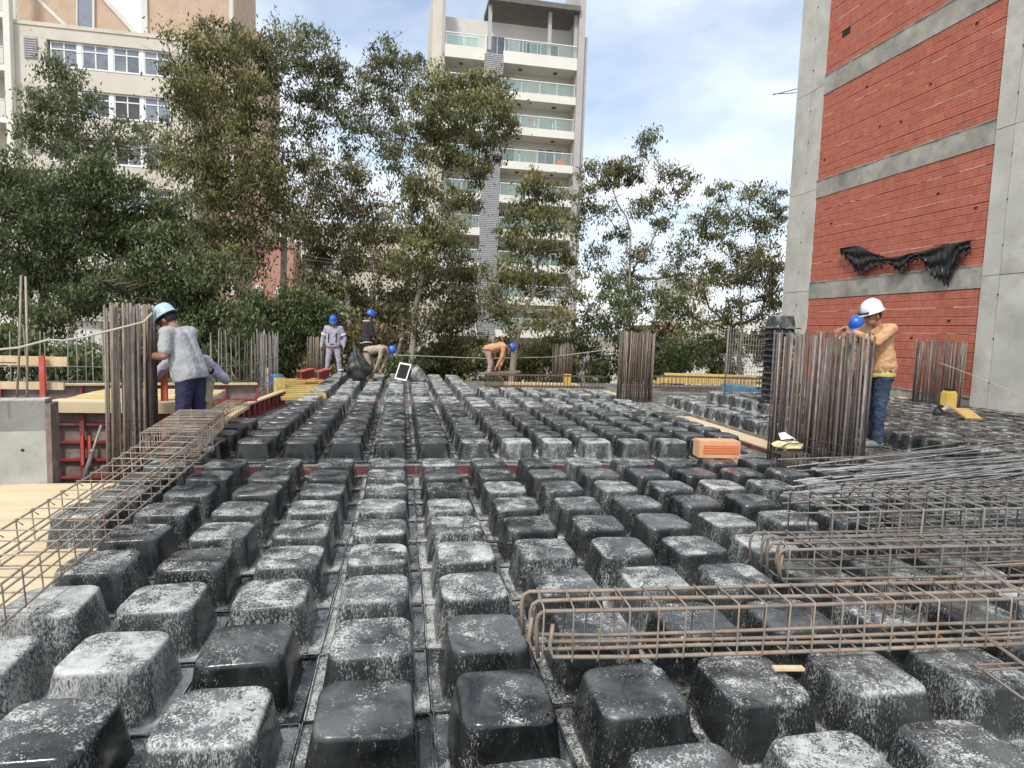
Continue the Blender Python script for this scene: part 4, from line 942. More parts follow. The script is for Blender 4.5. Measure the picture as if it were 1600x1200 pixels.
# ------------------------------------------------------------------ trees
def tree(label, base_px, Y, blobs, leafm, density=1.0, leaf=.15, bark='trunk', r0=.16, fork=None, cat='tree', spread=1.0, group=None, lw=.36, limbs=True):
    bx, by = base_px; bp_ = at(bx, by, Y=Y); root = empty('eucalyptus_tree' if bark == 'trunk' else 'leafy_tree', (bp_.x, Y, G), label, cat, 0, group); o = root.location.copy()
    C = [(at(x, y, Y=Y+random.uniform(-1, 1)*spread)-o, rx*Y*1.15/F_PX, ry*Y*1.15/F_PX) for (x, y, rx, ry) in blobs]
    fk = (at(*fork, Y=Y)-o) if fork else C[len(C)//2][0]*.6+Vector((0, 0, 0))
    b0 = bp_-o; low = Vector((b0.x*1.0, 0, 0))
    pts = [Vector((0, 0, 0)), Vector((b0.x*.5, 0, b0.z*.5)), b0, lerp(b0, fk, .5)+Vector((random.uniform(-.15, .15), 0, 0)), fk]
    MB().tube(pts, r0*1.25, 9, r0*.6).build('trunk', bark, root, True)
    if limbs:
        nodes = [(fk, r0*.6)]
        order = sorted(C, key=lambda c: (c[0]-fk).length)
        for c, rx, rz in order:
            best = min(nodes, key=lambda n: (n[0]-c).length+(.8*max(0, n[0].z-c.z)))
            s, rs = best; md = lerp(s, c, .5)+Vector((random.uniform(-.2, .2), random.uniform(-.2, .2), random.uniform(-.25, .05)))
            q1 = lerp(s, md, .5)+Vector((random.uniform(-.1, .1), 0, random.uniform(-.05, .1))); end = c+Vector((0, 0, rz*.35)); re = max(.016, rs*.5)
            MB().tube([s, q1, md, lerp(md, end, .55)+Vector((random.uniform(-.12, .12), 0, 0)), end], rs*.8, 6, re).build('limb', bark, root, True)
            nodes.append((c, max(.02, rs*.62)))
            mb = MB()
            for k in range(13):
                a = lerp(md, end, random.uniform(.1, 1)); dv = Vector((random.gauss(0, 1)*rx*.5, random.gauss(0, .8)*rx*.5, min(abs(random.gauss(.2, .6)), .8)*rz*.6)); e2 = a+dv
                mb.tube([a, lerp(a, e2, .5)+Vector((random.uniform(-.1, .1), random.uniform(-.1, .1), random.uniform(-.05, .12))), e2], max(.014, re*.6), 4, .007)
            tw_ = mb.build('twigs', bark, root); tw_['kind'] = 'stuff'
    PO = []; TO = []
    for c, rx, rz in C:
        ncl = max(9, int(20*rx*rz)); n = int(density*1500*rx*rz*(.15/leaf)**2*1.0)
        ry = rx*.85
        d = rng.normal(size=(ncl, 3)); d /= np.linalg.norm(d, axis=1)[:, None]; d *= (rng.random(ncl)**.4)[:, None]
        cl = d*np.array([rx, ry, rz])*.92
        tone_c = rng.random(ncl)*.55+.16*(d[:, 2]+.5)  # light tops and shaded undersides painted into the leaf tone by height
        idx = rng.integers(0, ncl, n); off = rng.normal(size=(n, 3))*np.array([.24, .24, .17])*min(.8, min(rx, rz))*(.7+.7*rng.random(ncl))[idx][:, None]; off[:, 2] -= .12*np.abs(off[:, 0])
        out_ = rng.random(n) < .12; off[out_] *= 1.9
        PO.append(np.array(c)+cl[idx]+off); TO.append(np.clip(tone_c[idx]+off[:, 2]*.9+rng.normal(size=n)*.12, 0, 1))  # upper leaves of each clump also painted lighter
    Pn = np.concatenate(PO); Tn = np.concatenate(TO); n = len(Pn)
    a = rng.normal(size=(n, 3))*np.array([.7, .7, .5]); a[:, 2] -= 1.1; a /= np.linalg.norm(a, axis=1)[:, None]
    b = np.cross(a, rng.normal(size=(n, 3))); b /= np.linalg.norm(b, axis=1)[:, None]
    L_ = (1.05*leaf*(.6+.8*rng.random(n)))[:, None]; W_ = L_*lw
    v = np.empty((n, 4, 3)); v[:, 0] = Pn-a*L_*.5; v[:, 1] = Pn+b*W_*.5; v[:, 2] = Pn+a*L_*.5; v[:, 3] = Pn-b*W_*.5
    me = bpy.data.meshes.new('crown'); me.vertices.add(n*4); me.vertices.foreach_set('co', v.reshape(-1)); me.loops.add(n*4); me.loops.foreach_set('vertex_index', np.arange(n*4)); me.polygons.add(n); me.polygons.foreach_set('loop_start', np.arange(n)*4); me.update(calc_edges=True)
    at_ = me.attributes.new('tone', 'FLOAT', 'POINT'); at_.data.foreach_set('value', np.repeat(Tn, 4).astype(np.float32)); me.materials.append(M[leafm])
    cr_ = bpy.data.objects.new('crown', me); COL.objects.link(cr_); cr_.parent = root; cr_['kind'] = 'stuff'
    return n
NL = 0
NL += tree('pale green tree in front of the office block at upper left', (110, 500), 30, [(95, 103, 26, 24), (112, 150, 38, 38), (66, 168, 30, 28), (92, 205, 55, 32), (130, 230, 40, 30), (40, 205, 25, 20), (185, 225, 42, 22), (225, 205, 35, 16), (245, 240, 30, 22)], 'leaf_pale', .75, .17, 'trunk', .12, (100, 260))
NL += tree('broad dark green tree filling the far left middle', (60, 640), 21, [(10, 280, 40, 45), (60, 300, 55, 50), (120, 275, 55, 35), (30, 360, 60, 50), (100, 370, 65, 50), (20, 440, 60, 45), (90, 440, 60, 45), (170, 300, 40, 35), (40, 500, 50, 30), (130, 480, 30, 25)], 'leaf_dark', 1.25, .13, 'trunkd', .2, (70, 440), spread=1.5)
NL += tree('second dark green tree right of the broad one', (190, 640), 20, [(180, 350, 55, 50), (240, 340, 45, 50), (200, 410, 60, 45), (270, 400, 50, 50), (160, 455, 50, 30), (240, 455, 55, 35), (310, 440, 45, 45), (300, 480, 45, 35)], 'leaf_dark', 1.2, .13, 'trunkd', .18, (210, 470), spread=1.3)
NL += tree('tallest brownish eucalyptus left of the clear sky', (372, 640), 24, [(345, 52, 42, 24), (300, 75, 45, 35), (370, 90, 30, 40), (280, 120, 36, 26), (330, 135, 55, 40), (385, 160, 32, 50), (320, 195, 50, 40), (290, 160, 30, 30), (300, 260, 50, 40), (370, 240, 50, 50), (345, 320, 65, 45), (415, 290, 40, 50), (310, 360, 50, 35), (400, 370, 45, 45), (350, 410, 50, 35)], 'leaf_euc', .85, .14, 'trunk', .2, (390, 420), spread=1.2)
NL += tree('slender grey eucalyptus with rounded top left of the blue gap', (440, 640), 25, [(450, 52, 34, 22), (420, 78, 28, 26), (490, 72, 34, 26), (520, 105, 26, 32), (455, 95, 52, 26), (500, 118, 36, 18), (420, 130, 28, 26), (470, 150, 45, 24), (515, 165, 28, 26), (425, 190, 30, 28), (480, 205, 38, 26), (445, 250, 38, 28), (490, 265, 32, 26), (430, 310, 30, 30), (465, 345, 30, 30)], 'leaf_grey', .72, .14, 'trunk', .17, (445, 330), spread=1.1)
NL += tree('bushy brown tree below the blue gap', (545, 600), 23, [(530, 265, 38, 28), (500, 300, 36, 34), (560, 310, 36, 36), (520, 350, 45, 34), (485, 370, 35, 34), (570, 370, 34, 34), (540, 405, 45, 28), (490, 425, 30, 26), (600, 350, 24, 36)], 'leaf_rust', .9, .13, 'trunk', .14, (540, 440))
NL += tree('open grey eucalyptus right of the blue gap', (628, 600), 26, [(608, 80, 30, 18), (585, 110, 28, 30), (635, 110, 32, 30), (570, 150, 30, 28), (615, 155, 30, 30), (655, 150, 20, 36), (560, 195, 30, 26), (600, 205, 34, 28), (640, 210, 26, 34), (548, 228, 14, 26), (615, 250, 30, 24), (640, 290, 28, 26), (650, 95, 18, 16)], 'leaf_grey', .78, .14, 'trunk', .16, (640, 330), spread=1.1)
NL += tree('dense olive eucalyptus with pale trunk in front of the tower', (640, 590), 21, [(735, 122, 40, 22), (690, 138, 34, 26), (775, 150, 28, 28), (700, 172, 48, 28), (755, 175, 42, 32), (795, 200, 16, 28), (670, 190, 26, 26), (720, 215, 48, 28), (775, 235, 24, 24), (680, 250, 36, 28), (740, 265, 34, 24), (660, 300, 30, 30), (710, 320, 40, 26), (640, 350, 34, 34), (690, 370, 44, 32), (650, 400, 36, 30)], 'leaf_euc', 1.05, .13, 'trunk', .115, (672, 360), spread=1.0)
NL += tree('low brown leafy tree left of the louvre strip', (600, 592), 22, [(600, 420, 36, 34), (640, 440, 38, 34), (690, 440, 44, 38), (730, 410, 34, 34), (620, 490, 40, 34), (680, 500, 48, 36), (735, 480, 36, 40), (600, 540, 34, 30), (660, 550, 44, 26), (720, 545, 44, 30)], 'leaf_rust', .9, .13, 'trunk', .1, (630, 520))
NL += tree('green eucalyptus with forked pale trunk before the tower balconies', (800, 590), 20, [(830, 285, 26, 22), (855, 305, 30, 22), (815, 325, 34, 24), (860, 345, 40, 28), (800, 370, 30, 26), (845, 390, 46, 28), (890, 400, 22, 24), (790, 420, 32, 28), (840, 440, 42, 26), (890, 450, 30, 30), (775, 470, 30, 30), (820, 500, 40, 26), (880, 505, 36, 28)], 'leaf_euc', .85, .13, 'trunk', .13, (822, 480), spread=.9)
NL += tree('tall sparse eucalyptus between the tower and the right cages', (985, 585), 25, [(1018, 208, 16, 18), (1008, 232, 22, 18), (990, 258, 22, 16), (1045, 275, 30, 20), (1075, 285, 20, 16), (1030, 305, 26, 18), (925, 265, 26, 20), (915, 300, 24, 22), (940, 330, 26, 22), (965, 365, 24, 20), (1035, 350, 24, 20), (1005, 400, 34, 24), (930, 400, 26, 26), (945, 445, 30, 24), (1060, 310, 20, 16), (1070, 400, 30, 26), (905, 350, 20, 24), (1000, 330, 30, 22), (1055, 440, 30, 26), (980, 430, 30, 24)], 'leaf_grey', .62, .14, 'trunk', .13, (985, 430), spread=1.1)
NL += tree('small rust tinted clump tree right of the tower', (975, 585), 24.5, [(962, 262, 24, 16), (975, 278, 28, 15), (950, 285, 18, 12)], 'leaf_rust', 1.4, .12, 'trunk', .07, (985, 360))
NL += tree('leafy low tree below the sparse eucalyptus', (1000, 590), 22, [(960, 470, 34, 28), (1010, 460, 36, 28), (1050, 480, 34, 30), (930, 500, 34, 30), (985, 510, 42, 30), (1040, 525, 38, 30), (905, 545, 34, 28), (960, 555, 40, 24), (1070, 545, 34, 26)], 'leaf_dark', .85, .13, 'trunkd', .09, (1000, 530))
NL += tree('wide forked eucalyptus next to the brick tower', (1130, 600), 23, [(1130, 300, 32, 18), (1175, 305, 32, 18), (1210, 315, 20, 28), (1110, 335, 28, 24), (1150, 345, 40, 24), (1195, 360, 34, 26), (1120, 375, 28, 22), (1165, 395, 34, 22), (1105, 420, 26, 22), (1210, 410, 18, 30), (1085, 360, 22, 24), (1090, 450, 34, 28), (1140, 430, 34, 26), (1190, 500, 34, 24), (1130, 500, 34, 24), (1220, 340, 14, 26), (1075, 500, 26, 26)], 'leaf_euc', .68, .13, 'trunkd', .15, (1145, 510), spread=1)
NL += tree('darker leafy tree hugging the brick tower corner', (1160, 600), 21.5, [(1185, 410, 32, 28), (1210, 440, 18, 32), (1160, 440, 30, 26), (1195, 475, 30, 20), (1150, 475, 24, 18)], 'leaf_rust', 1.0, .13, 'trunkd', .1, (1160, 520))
hedge = [(520, 470, 46, 40, 'leaf_euc', 24, 'olive bush behind and above the coverall worker'), (590, 500, 44, 40, 'leaf_rust', 24, 'brownish bush above the bending beige worker'), (700, 560, 50, 34, 'leaf_euc', 22.5, 'olive bush right of the tipped dome'), (1010, 545, 50, 34, 'leaf_dark', 24, 'dark bush behind the dark column cage'), (1130, 545, 46, 36, 'leaf_euc', 25, 'olive bush under the forked eucalyptus'), (20, 560, 70, 40, 'leaf_dark', 16.5, 'leftmost dark bush behind the starter bars'), (120, 575, 60, 45, 'leaf_dark', 17, 'second dark bush behind the starter bars'), (240, 545, 70, 45, 'leaf_dark', 18, 'bush behind the man in the grey shirt'), (345, 520, 60, 50, 'leaf_dark', 19, 'tall bush right of the man in the grey shirt'), (420, 510, 50, 60, 'leaf_dark', 21, 'conifer-like bush left of the coverall worker'), (480, 500, 50, 55, 'leaf_dark', 22, 'green bush behind the coverall worker'), (450, 575, 60, 26, 'leaf_rust', 21.3, 'low dry bush by the red beams'), (560, 545, 50, 45, 'leaf_rust', 22, 'brown bush behind the jacket worker'), (640, 575, 50, 26, 'leaf_dark', 21.5, 'low bush behind the upturned dome'), (770, 560, 60, 36, 'leaf_euc', 21.8, 'low bush behind the bent worker'), (850, 560, 50, 34, 'leaf_euc', 21.8, 'low bush behind the small brown cage'), (920, 580, 50, 18, 'leaf_dark', 21.6, 'low hedge left of the dark column cage'), (1060, 560, 46, 28, 'leaf_dark', 22, 'low bush over the yellow beams'), (1200, 530, 30, 26, 'leaf_euc', 22, 'small bush behind the dome stack')]
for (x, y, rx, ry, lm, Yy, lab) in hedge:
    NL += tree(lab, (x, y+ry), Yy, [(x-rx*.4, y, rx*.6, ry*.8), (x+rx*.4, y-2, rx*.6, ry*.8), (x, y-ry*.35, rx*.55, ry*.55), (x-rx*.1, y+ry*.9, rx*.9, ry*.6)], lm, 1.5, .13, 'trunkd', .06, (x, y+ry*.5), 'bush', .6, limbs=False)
print('LEAVES', NL)
# ------------------------------------------------------------------ people
def capsule(mb_v, mb_f, a, b, ra, rb, n=12, sy=1.0):
    a, b = Vector(a), Vector(b); d = b-a; ln = max(d.length, 1e-5); t = d/ln; u = t.orthogonal().normalized(); w = t.cross(u); k = len(mb_v); rings = []
    for i in range(5): th = -math.pi/2+math.pi/2*i/4; rings.append((a+t*ra*math.sin(th), max(ra*math.cos(th), ra*.02)))
    for i in range(1, 6): th = math.pi/2*(i-1)/4; rings.append((b+t*rb*math.sin(th), max(rb*math.cos(th), rb*.02)))
    for c, r in rings:
        for j in range(n): an = 2*math.pi*j/n; mb_v.append(c+(u*math.cos(an)+w*math.sin(an))*r)
    m = len(rings)
    for i in range(m-1):
        for j in range(n): mb_f.append((k+i*n+j, k+i*n+(j+1) % n, k+(i+1)*n+(j+1) % n, k+(i+1)*n+j))
    mb_f.append(tuple(k+j for j in range(n))[::-1]); mb_f.append(tuple(k+(m-1)*n+j for j in range(n)))
def ellip(V, Fc, c, r, R=None, n=14):
    k = len(V); c = Vector(c); m = 9
    for i in range(m):
        th = -math.pi/2+math.pi*(i+.0)/(m-1); cz, rr = math.sin(th), max(math.cos(th), .02)
        for j in range(n):
            an = 2*math.pi*j/n; p = Vector((r[0]*rr*math.cos(an), r[1]*rr*math.sin(an), r[2]*cz)); V.append(c+(R@p if R else p))
    for i in range(m-1):
        for j in range(n): Fc.append((k+i*n+j, k+i*n+(j+1) % n, k+(i+1)*n+(j+1) % n, k+(i+1)*n+j))
    Fc.append(tuple(k+j for j in range(n))[::-1]); Fc.append(tuple(k+(m-1)*n+j for j in range(n)))
def remeshed(name, V, Fc, m, parent, vox, smooth=2, disp=0, seed=0, dsize=.12):
    me = bpy.data.meshes.new(name); me.from_pydata([tuple(v) for v in V], [], Fc); o = bpy.data.objects.new(name, me); COL.objects.link(o)
    r = o.modifiers.new('r', 'REMESH'); r.mode = 'VOXEL'; r.voxel_size = vox; r.use_smooth_shade = True
    s = o.modifiers.new('s', 'SMOOTH'); s.factor = .6; s.iterations = smooth
    dg = bpy.context.evaluated_depsgraph_get(); dg.update(); me2 = bpy.data.meshes.new_from_object(o.evaluated_get(dg)); bpy.data.objects.remove(o)
    if disp:
        n = len(me2.vertices); co = np.empty(n*3, np.float32); no = np.empty(n*3, np.float32); me2.vertices.foreach_get('co', co); me2.vertices.foreach_get('normal', no); co = co.reshape(-1, 3); no = no.reshape(-1, 3)
        rr = np.random.default_rng(seed); f = np.zeros(n)
        from mathutils import noise as NZ
        f = np.array([1-2*abs(NZ.noise(Vector((c[0]*7+seed, c[1]*7, c[2]*11+c[0]*6)))) + .5*(1-2.4*abs(NZ.noise(Vector((c[0]*17, c[1]*17+seed, c[2]*22-c[0]*9))))) for c in co])-.9
        co += no*(f[:, None]*disp*1.6); me2.vertices.foreach_set('co', co.reshape(-1).astype(np.float32)); me2.update()
    me2.name = name; me2.materials.clear(); me2.materials.append(M[m]); me2.polygons.foreach_set('use_smooth', [True]*len(me2.polygons))
    q = bpy.data.objects.new(name, me2); COL.objects.link(q); q.parent = parent; return q
def hand(V, Fc, wrist, dirv, palm_n, s=1.0, curl=.9, side=1):
    d = Vector(dirv).normalized(); nrm = Vector(palm_n); nrm = (nrm-d*nrm.dot(d)).normalized(); x = d.cross(nrm)*side; w = Vector(wrist)
    for k in range(4):
        a = w+d*.012*s+x*(k-1.5)*.014*s; b = w+d*.088*s+x*(k-1.5)*.021*s; capsule(V, Fc, a, b, .014*s, .0125*s, 8)
        L_ = (.040, .046, .043, .034)[k]*s; p = b
        for j in range(3):
            ang = curl*(j+.6)*.55; dv = (d*math.cos(ang)+nrm*math.sin(ang)); q = p+dv*L_*(1, .72, .58)[j]; capsule(V, Fc, p, q, (.0105-.001*j)*s, (.0098-.001*j)*s, 8); p = q
    a = w+d*.025*s-x*.026*s; b = a+(d*.6-x*.75+nrm*.35).normalized()*.042*s; c = b+(d*.8-x*.2+nrm*.5).normalized()*.034*s
    capsule(V, Fc, a, b, .014*s, .0115*s, 8); capsule(V, Fc, b, c, .0115*s, .0095*s, 8)
def person(label, loc, heading, J, shirt, trousers, helmet, vox=.012, sleeves='long', extras=None, hdir=(0, 1, 0), hup=(0, 0, 1), hair=True, hem=.0, scale=1.0, fat=1.0, fold=.006, helmet_tilt=0):
    """J: joints in the figure's frame, +Y the way it faces, metres above its own footing"""
    g = empty('person', loc, label, 'person', heading); g.scale = (scale,)*3
    j = {k: Vector(v) for k, v in J.items()}
    pel, ch, nk, hd = j['pelvis'], j['chest'], j['neck'], j['head']
    fy = Vector(hdir).normalized(); up = Vector(hup); up = (up-fy*up.dot(fy)).normalized(); rt = fy.cross(up); HR = Matrix((rt, fy, up)).transposed()
    # continuous body
    V, Fc = [], []
    capsule(V, Fc, pel, lerp(pel, ch, .5), .10, .10); capsule(V, Fc, lerp(pel, ch, .5), ch, .10, .10); capsule(V, Fc, ch, nk, .08, .055); capsule(V, Fc, nk, hd-up*.03, .056, .054)
    ellip(V, Fc, hd+up*.02-fy*.012, (.076, .096, .108), HR); ellip(V, Fc, hd+fy*.035-up*.055, (.055, .058, .058), HR); ellip(V, Fc, hd+fy*.066-up*.095, (.026, .024, .02), HR)
    capsule(V, Fc, hd+fy*.085+up*.02, hd+fy*.112-up*.028, .011, .017, 8); ellip(V, Fc, hd+fy*.088+up*.032, (.05, .018, .011), HR, 10)
    ellip(V, Fc, hd+fy*.095-up*.062, (.024, .01, .008), HR, 8)
    for s in (-1, 1):
        ellip(V, Fc, hd+rt*s*.080-fy*.005-up*.01, (.012, .02, .033), HR, 8)
    for s, sd in ((-1, 'L'), (1, 'R')):
        sh, el, ha, hi, kn, fo = (j[k+sd] for k in ('sh', 'el', 'ha', 'hip', 'kn', 'ft'))
        capsule(V, Fc, ch, sh, .06, .05); capsule(V, Fc, sh, el, .05, .043); capsule(V, Fc, el, lerp(el, ha, .4), .044, .041); capsule(V, Fc, lerp(el, ha, .35), ha, .041, .027)
        hdv = (ha-el).normalized(); hand(V, Fc, ha, j.get('hd'+sd, hdv), j.get('pn'+sd, Vector((-s, 0, -.2))), 1.0, .9, s)
        capsule(V, Fc, pel, hi, .10, .09); capsule(V, Fc, hi, kn, .082, .056); capsule(V, Fc, kn, fo+Vector((0, 0, .09)), .054, .038); capsule(V, Fc, fo+Vector((0, -.02, .05)), fo+Vector((0, .14, .035)), .04, .033)
    remeshed('body', V, Fc, 'skin', g, min(vox, .008) if vox < .014 else vox, 1)
    for s in (-1, 1):
        V, Fc = [], []; ellip(V, Fc, hd+rt*s*.031+fy*.086+up*.012, (.013, .006, .007), HR, 8); e = mesh_obj('eye', V, Fc, 'eye', g, True)
    if hair:
        V, Fc = [], []; ellip(V, Fc, hd+up*.028-fy*.022, (.082, .093, .106), HR); ellip(V, Fc, hd-fy*.06-up*.02, (.055, .03, .04), HR); mesh_obj('hair', V, Fc, 'hair', g, True)
    # shirt
    V, Fc = [], []; F_ = fat
    waist = lerp(pel, ch, .12)
    back = (ch-pel).normalized()
    for sx in (-.05, .05): capsule(V, Fc, waist+Vector((sx*F_, 0, -hem)), lerp(pel, ch, .55)+Vector((sx*F_, 0, 0)), .148*F_, .130*F_)
    for s, sd in ((-1, 'L'), (1, 'R')):
        sh, el, ha = j['sh'+sd], j['el'+sd], j['ha'+sd]
        capsule(V, Fc, lerp(pel, ch, .5)+Vector((s*.045*F_, 0, 0)), lerp(ch, sh, .35), .125*F_, .112*F_); capsule(V, Fc, ch, sh, .105, .076)
        if sleeves == 'short': capsule(V, Fc, sh, lerp(sh, el, .72), .075, .072)
        else: capsule(V, Fc, sh, el, .072, .060); capsule(V, Fc, el, lerp(el, ha, .92), .058, .040)
    capsule(V, Fc, ch, lerp(ch, nk, .62), .115, .082); capsule(V, Fc, lerp(ch, nk, .6), lerp(nk, j['shL'], .7), .07, .066); capsule(V, Fc, lerp(ch, nk, .6), lerp(nk, j['shR'], .7), .07, .066)
    so = remeshed('shirt', V, Fc, shirt, g, vox, 2, fold, 3)
    p0 = waist-back*(.075+hem)
    for v in so.data.vertices:
        q = (v.co-p0).dot(back)
        if q < 0 and abs(v.co.x) < .215: v.co -= back*q*.93
    V, Fc = [], []; c0 = lerp(ch, nk, .72); ellip(V, Fc, c0, (.078, .078, .022), HR, 14); mesh_obj('collar', V, Fc, shirt, g, True)
    # trousers
    V, Fc = [], []
    ellip(V, Fc, pel+Vector((0, 0, -.01)), (.158*F_, .118*F_, .12))
    for s, sd in ((-1, 'L'), (1, 'R')):
        hi, kn, fo = j['hip'+sd], j['kn'+sd], j['ft'+sd]; capsule(V, Fc, lerp(pel, hi, .7), hi, .104, .108); capsule(V, Fc, hi, kn, .106, .074); capsule(V, Fc, kn, fo+Vector((0, 0, .10)), .074, .064)
    remeshed('trousers', V, Fc, trousers, g, vox, 2, fold*1.2, 5)
    for s, sd in ((-1, 'L'), (1, 'R')):
        V, Fc = [], []; fo = j['ft'+sd]; capsule(V, Fc, fo+Vector((0, -.03, .045)), fo+Vector((0, .15, .04)), .05, .044, 12); capsule(V, Fc, fo+Vector((0, -.02, .05)), fo+Vector((0, -.01, .13)), .048, .052, 12)
        b = remeshed('boot', V, Fc, 'boot', g, max(.009, vox*.8), 1)
    # helmet: shell, brim, peak, ridge
    if helmet:
        HV, HF = [], []; n = 28; prof = [(1.0, .0), (1.0, .03), (.97, .065), (.88, .10), (.72, .128), (.5, .146), (.25, .155), (.03, .157)]; brim = [(1.02, -.004), (1.10, -.008), (1.10, -.001), (1.01, .006)]
        tl = Matrix.Rotation(helmet_tilt, 3, rt); B0 = hd+up*.048-fy*.012
        def put(rr, z, an):
            ca, sa = math.cos(an), math.sin(an); ex = 1.0
            if rr > 1.015: ex = 1+.22*max(0, sa)**3
            rid = .006*max(0, 1-abs(ca)*5) if z > .06 else 0
            return B0+tl@(HR@Vector((.106*rr*ca, .130*rr*sa*ex, z+rid)))
        for rr, z in brim+prof:
            for q in range(n): HV.append(put(rr, z, 2*math.pi*q/n))
        m = len(brim)+len(prof)
        for i in range(m-1):
            for q in range(n): HF.append((i*n+q, i*n+(q+1) % n, (i+1)*n+(q+1) % n, (i+1)*n+q))
        HF.append(tuple((m-1)*n+q for q in range(n)))
        mesh_obj('helmet', HV, HF, helmet, g, True)
        P_ = [B0+tl@(HR@Vector((.105*math.cos(a), .128*math.sin(a), -.012))) for a in np.linspace(0, 2*math.pi, 25)]
        MB().tube(P_, .009, 6, cap=False).build('headband', 'strap', g, True)
    if extras: extras(g, j, fy, rt, up)
    return g
def stand(lean=.05, **o):
    J = dict(pelvis=(0, 0, .93), chest=(0, lean*.7, 1.27), neck=(0, lean, 1.44), head=(0, lean+.04, 1.57), shL=(-.19, lean, 1.40), shR=(.19, lean, 1.40), elL=(-.25, lean-.02, 1.12), elR=(.25, lean-.02, 1.12), haL=(-.26, lean+.1, .88), haR=(.26, lean+.1, .88),
             hipL=(-.095, 0, .88), hipR=(.095, 0, .88), knL=(-.11, .02, .48), knR=(.11, .02, .48), ftL=(-.13, 0, 0), ftR=(.13, 0, 0)); J.update(o); return J
def head_of(v): return math.atan2(v[1], v[0])-math.pi/2
# 1 left man in grey T-shirt, working on the bundle
PL = at(300, 722, Y=7.8); zL = -.10
JL = stand(.1, chest=(0, .12, 1.27), neck=(0, .20, 1.43), head=(0, .29, 1.515), shL=(-.20, .15, 1.385), shR=(.20, .15, 1.385), elL=(-.27, .12, 1.13), haL=(-.22, .47, 1.11), elR=(.25, .18, 1.12), haR=(.10, .50, 1.12), knL=(-.11, .03, .47), knR=(.10, -.02, .47), ftR=(.12, -.12, 0), ftL=(-.13, .05, 0), hdL=(.1, 1, .15), pnL=(1, 0, 0), hdR=(0, 1, .1), pnR=(-1, 0, 0))
def ex_left(g, j, fy, rt, up):
    MB().tube([(-.09, .36, 1.60), (-.02, .40, 1.555)], .02, 8).build('helmet_clip', 'strap', g, True)
hL = head_of((-.94, .34))
person('man in grey T-shirt and pale blue helmet gripping the rusty bars at left', (PL.x, PL.y, zL), hL, JL, 'tshirt', 'navy', 'helmetpale', .011, 'short', ex_left, hdir=(-.08, .78, -.62), hup=(0, .62, .78), fold=.0035, hem=.05, scale=1.03, fat=1.12)
# 2 worker behind him, stooping
P2 = at(305, 700, Y=8.7)
J2 = stand(.1, pelvis=(0, -.12, .86), chest=(0, .22, 1.08), neck=(0, .36, 1.14), head=(0, .46, 1.13), shL=(-.2, .28, 1.12), shR=(.2, .28, 1.12), elL=(-.44, .28, .88), haL=(-.30, .48, 1.02), elR=(.40, .36, .88), haR=(.42, .46, .62), hipL=(-.1, -.1, .82), hipR=(.1, -.1, .82), knL=(-.13, .1, .45), knR=(.13, .1, .45))
def ex2(g, j, fy, rt, up):
    w = lerp(j['elL'], j['haL'], .85); d = (j['haL']-j['elL']).normalized(); MB().tube([w, w+d*.035], .042, 12).build('watch_strap', 'strap', g, True)
person('stooping worker in a grey shirt half hidden behind the man in navy trousers', (P2.x+.02, P2.y, -.15), math.radians(180), J2, 'greyover', 'beige', 'helmetblue', .014, 'long', ex2, hdir=(0, .7, -.7), hup=(0, .7, .7))
def harness(col, bands=False):
    def f(g, j, fy, rt, up):
        ch, pl = j['chest'], j['pelvis']
        for s, sd in ((-1, 'L'), (1, 'R')):
            a = j['sh'+sd]*.5+ch*.5+Vector((0, 0, .12)); ax = (ch-pl).normalized(); fr = Vector((0, ax.z, -ax.y))
            MB().tube([a-fr*.12, a+ax*.02, lerp(ch, pl, .1)+Vector((s*.1, 0, 0))+fr*.135, lerp(ch, pl, .75)+Vector((s*.1, 0, 0))+fr*.15], .016, 6).build('harness_strap', col, g, True)
            h = j['hip'+sd]; P_ = [h+Vector((.115*math.cos(a_), .12*math.sin(a_), .02+.03*math.cos(a_)*s)) for a_ in np.linspace(0, 6.283, 15)]; MB().tube(P_, .014, 6, cap=False).build('leg_loop', col, g, True)
            if bands:
                k = j['ft'+sd]+Vector((0, 0, .24)); MB().tube([k, k+Vector((0, 0, .06))], .082, 14).build('reflective_band', 'reflect', g, True)
                e = lerp(j['sh'+sd], j['el'+sd], .55); d = (j['el'+sd]-j['sh'+sd]).normalized(); MB().tube([e, e+d*.05], .079, 14).build('reflective_band', 'reflect', g, True)
        P_ = [lerp(pl, ch, .12)+Vector((.185*math.cos(a_), .155*math.sin(a_), 0)) for a_ in np.linspace(0, 6.283, 20)]; MB().tube(P_, .018, 6, cap=False).build('belt', 'strap', g, True)
    return f
P3 = at(521, 592, Z=-.0)
person('standing worker in grey coveralls with black harness and blue helmet', (P3.x, P3.y, -.02), math.radians(172), stand(.02, elL=(-.3, 0, 1.13), haL=(-.29, .08, .88), elR=(.3, 0, 1.13), haR=(.31, .1, .87), knL=(-.15, .02, .48), knR=(.15, .02, .48), ftL=(-.19, 0, 0), ftR=(.19, 0, 0), head=(0, .06, 1.55)), 'greyover', 'greyover', 'helmetblue', .02, 'long', harness('strap', True), hdir=(-.3, .85, -.35), hup=(0, .35, .9), scale=.99, fat=1.15)
P4 = at(571, 594, Y=17.3)
person('standing worker in a dark jacket and blue helmet turned to the right', (P4.x, P4.y, .06), head_of((.95, .3)), stand(.06, elL=(-.24, .08, 1.12), haL=(-.14, .3, 1.05), elR=(.22, .12, 1.12), haR=(.16, .32, 1.3)), 'darkjacket', 'darkjacket', 'helmetblue', .02, 'long', harness('reflect'), hdir=(.0, .9, -.42), hup=(0, .42, .9), scale=1.04)
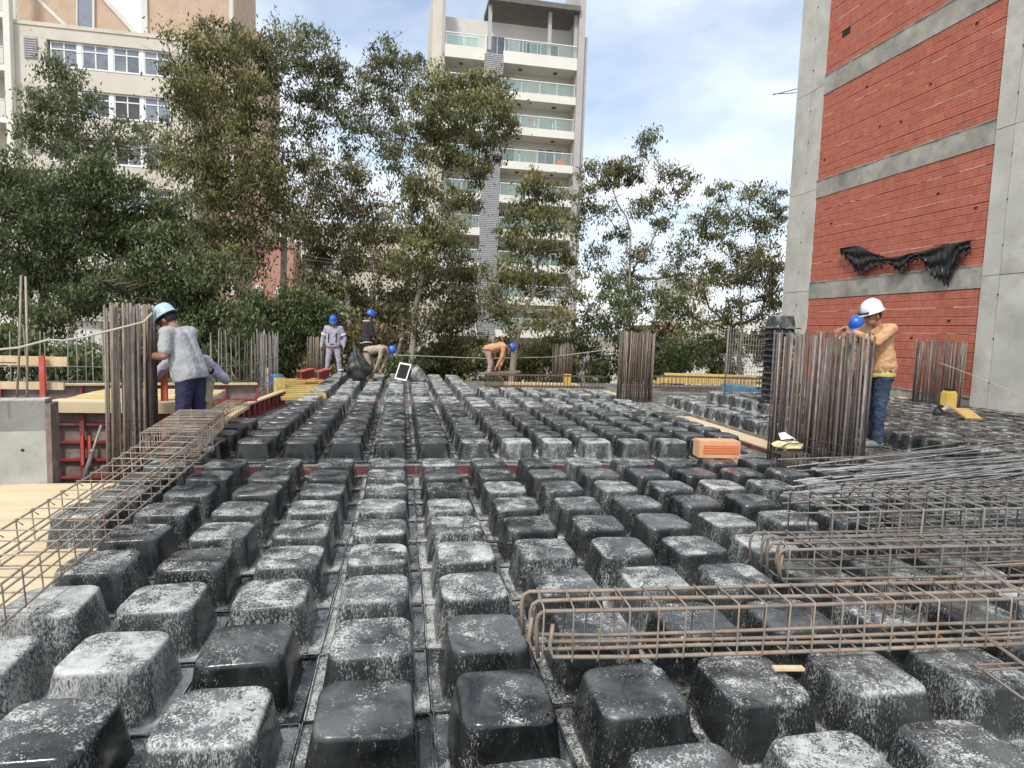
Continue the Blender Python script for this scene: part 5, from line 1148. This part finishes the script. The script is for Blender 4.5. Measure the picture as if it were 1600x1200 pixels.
# bent workers
def bent(**o):
    J = dict(pelvis=(0, -.22, .86), chest=(0, .20, .98), neck=(0, .36, .95), head=(0, .46, .90), shL=(-.18, .28, .97), shR=(.18, .28, .97), elL=(-.2, .3, .66), elR=(.2, .22, .64), haL=(-.14, .2, .38), haR=(.15, .08, .36), hipL=(-.1, -.2, .82), hipR=(.1, -.2, .82), knL=(-.12, -.06, .45), knR=(.12, -.10, .45), ftL=(-.13, -.12, 0), ftR=(.13, -.16, 0)); J.update(o); return J
P5 = at(584, 592, Y=17.0)
person('bending worker in beige clothes and blue helmet beside the dark jacket', (P5.x, P5.y, -.02), head_of((.9, -.25)), bent(), 'beige', 'pinkpants', 'helmetblue', .02, 'long', harness('strap'), hdir=(0, .35, -.9), hup=(0, .9, .35), scale=.92)
P6 = at(771, 595, Y=18.2)
person('bending worker in a tan shirt with red harness working alone at the back', (P6.x, P6.y, .02), head_of((.97, -.15)), bent(pelvis=(0, -.26, .84), chest=(0, .18, 1.0)), 'tan', 'pinkpants', 'helmetblue', .02, 'long', harness('orangestrap'), hdir=(0, .5, -.86), hup=(0, .86, .5), scale=1.0)
# 7 right man
P7 = at(1364, 697, Z=.17)
J7 = stand(.04, chest=(0, .05, 1.28), neck=(0, .07, 1.45), head=(0, .15, 1.565), shL=(-.20, .06, 1.41), shR=(.20, .06, 1.41), elL=(-.24, .26, 1.26), haL=(-.20, .52, 1.36), elR=(.24, .24, 1.25), haR=(.18, .36, 1.42), hdL=(0, 1, -.2), pnL=(0, -.2, -1), hdR=(-.2, 1, -.2), pnR=(0, -.2, -1), knL=(-.1, .04, .49), knR=(.1, .0, .49), ftL=(-.11, .04, 0), ftR=(.11, -.02, 0))
def ex7(g, j, fy, rt, up):
    V, Fc = [], []
    for sx in (-.055, .055): capsule(V, Fc, Vector((sx, .0, .87)), Vector((sx, .0, .90)), .142, .14)
    u_ = remeshed('undershirt', V, Fc, 'yellowshirt', g, .014, 1)
    for v in u_.data.vertices: v.co.z = max(v.co.z, .845+.01*math.sin(v.co.x*30))
    c = j['head']+up*.07+fy*.1; MB().tube([c+rt*-.09, c+fy*.045, c+rt*.09], .012, 8).build('goggles', 'strap', g, True)
person('man in tan shirt, blue jeans and white helmet leaning on the dark cage', (P7.x, P7.y, .17), head_of((-.98, .05)), J7, 'tan', 'jeans', 'helmetwhite', .011, 'long', ex7, hdir=(.0, .93, -.36), hup=(0, .36, .93), fold=.007, fat=1.05, scale=1.05)
P8 = at(1320, 697, Y=8.1)
person('worker in blue helmet hidden behind the bars and the tan shirted man', (P8.x+.08, 8.1, .12), head_of((-.75, -.5)), stand(.05, elL=(-.24, .22, 1.2), haL=(-.16, .42, 1.32), elR=(.24, .2, 1.2), haR=(.14, .42, 1.33)), 'tan', 'jeans', 'helmetblue', .014, 'long', None, hdir=(.0, .85, -.5), hup=(0, .5, .85), scale=.99)
print('OBJS', len(bpy.data.objects))
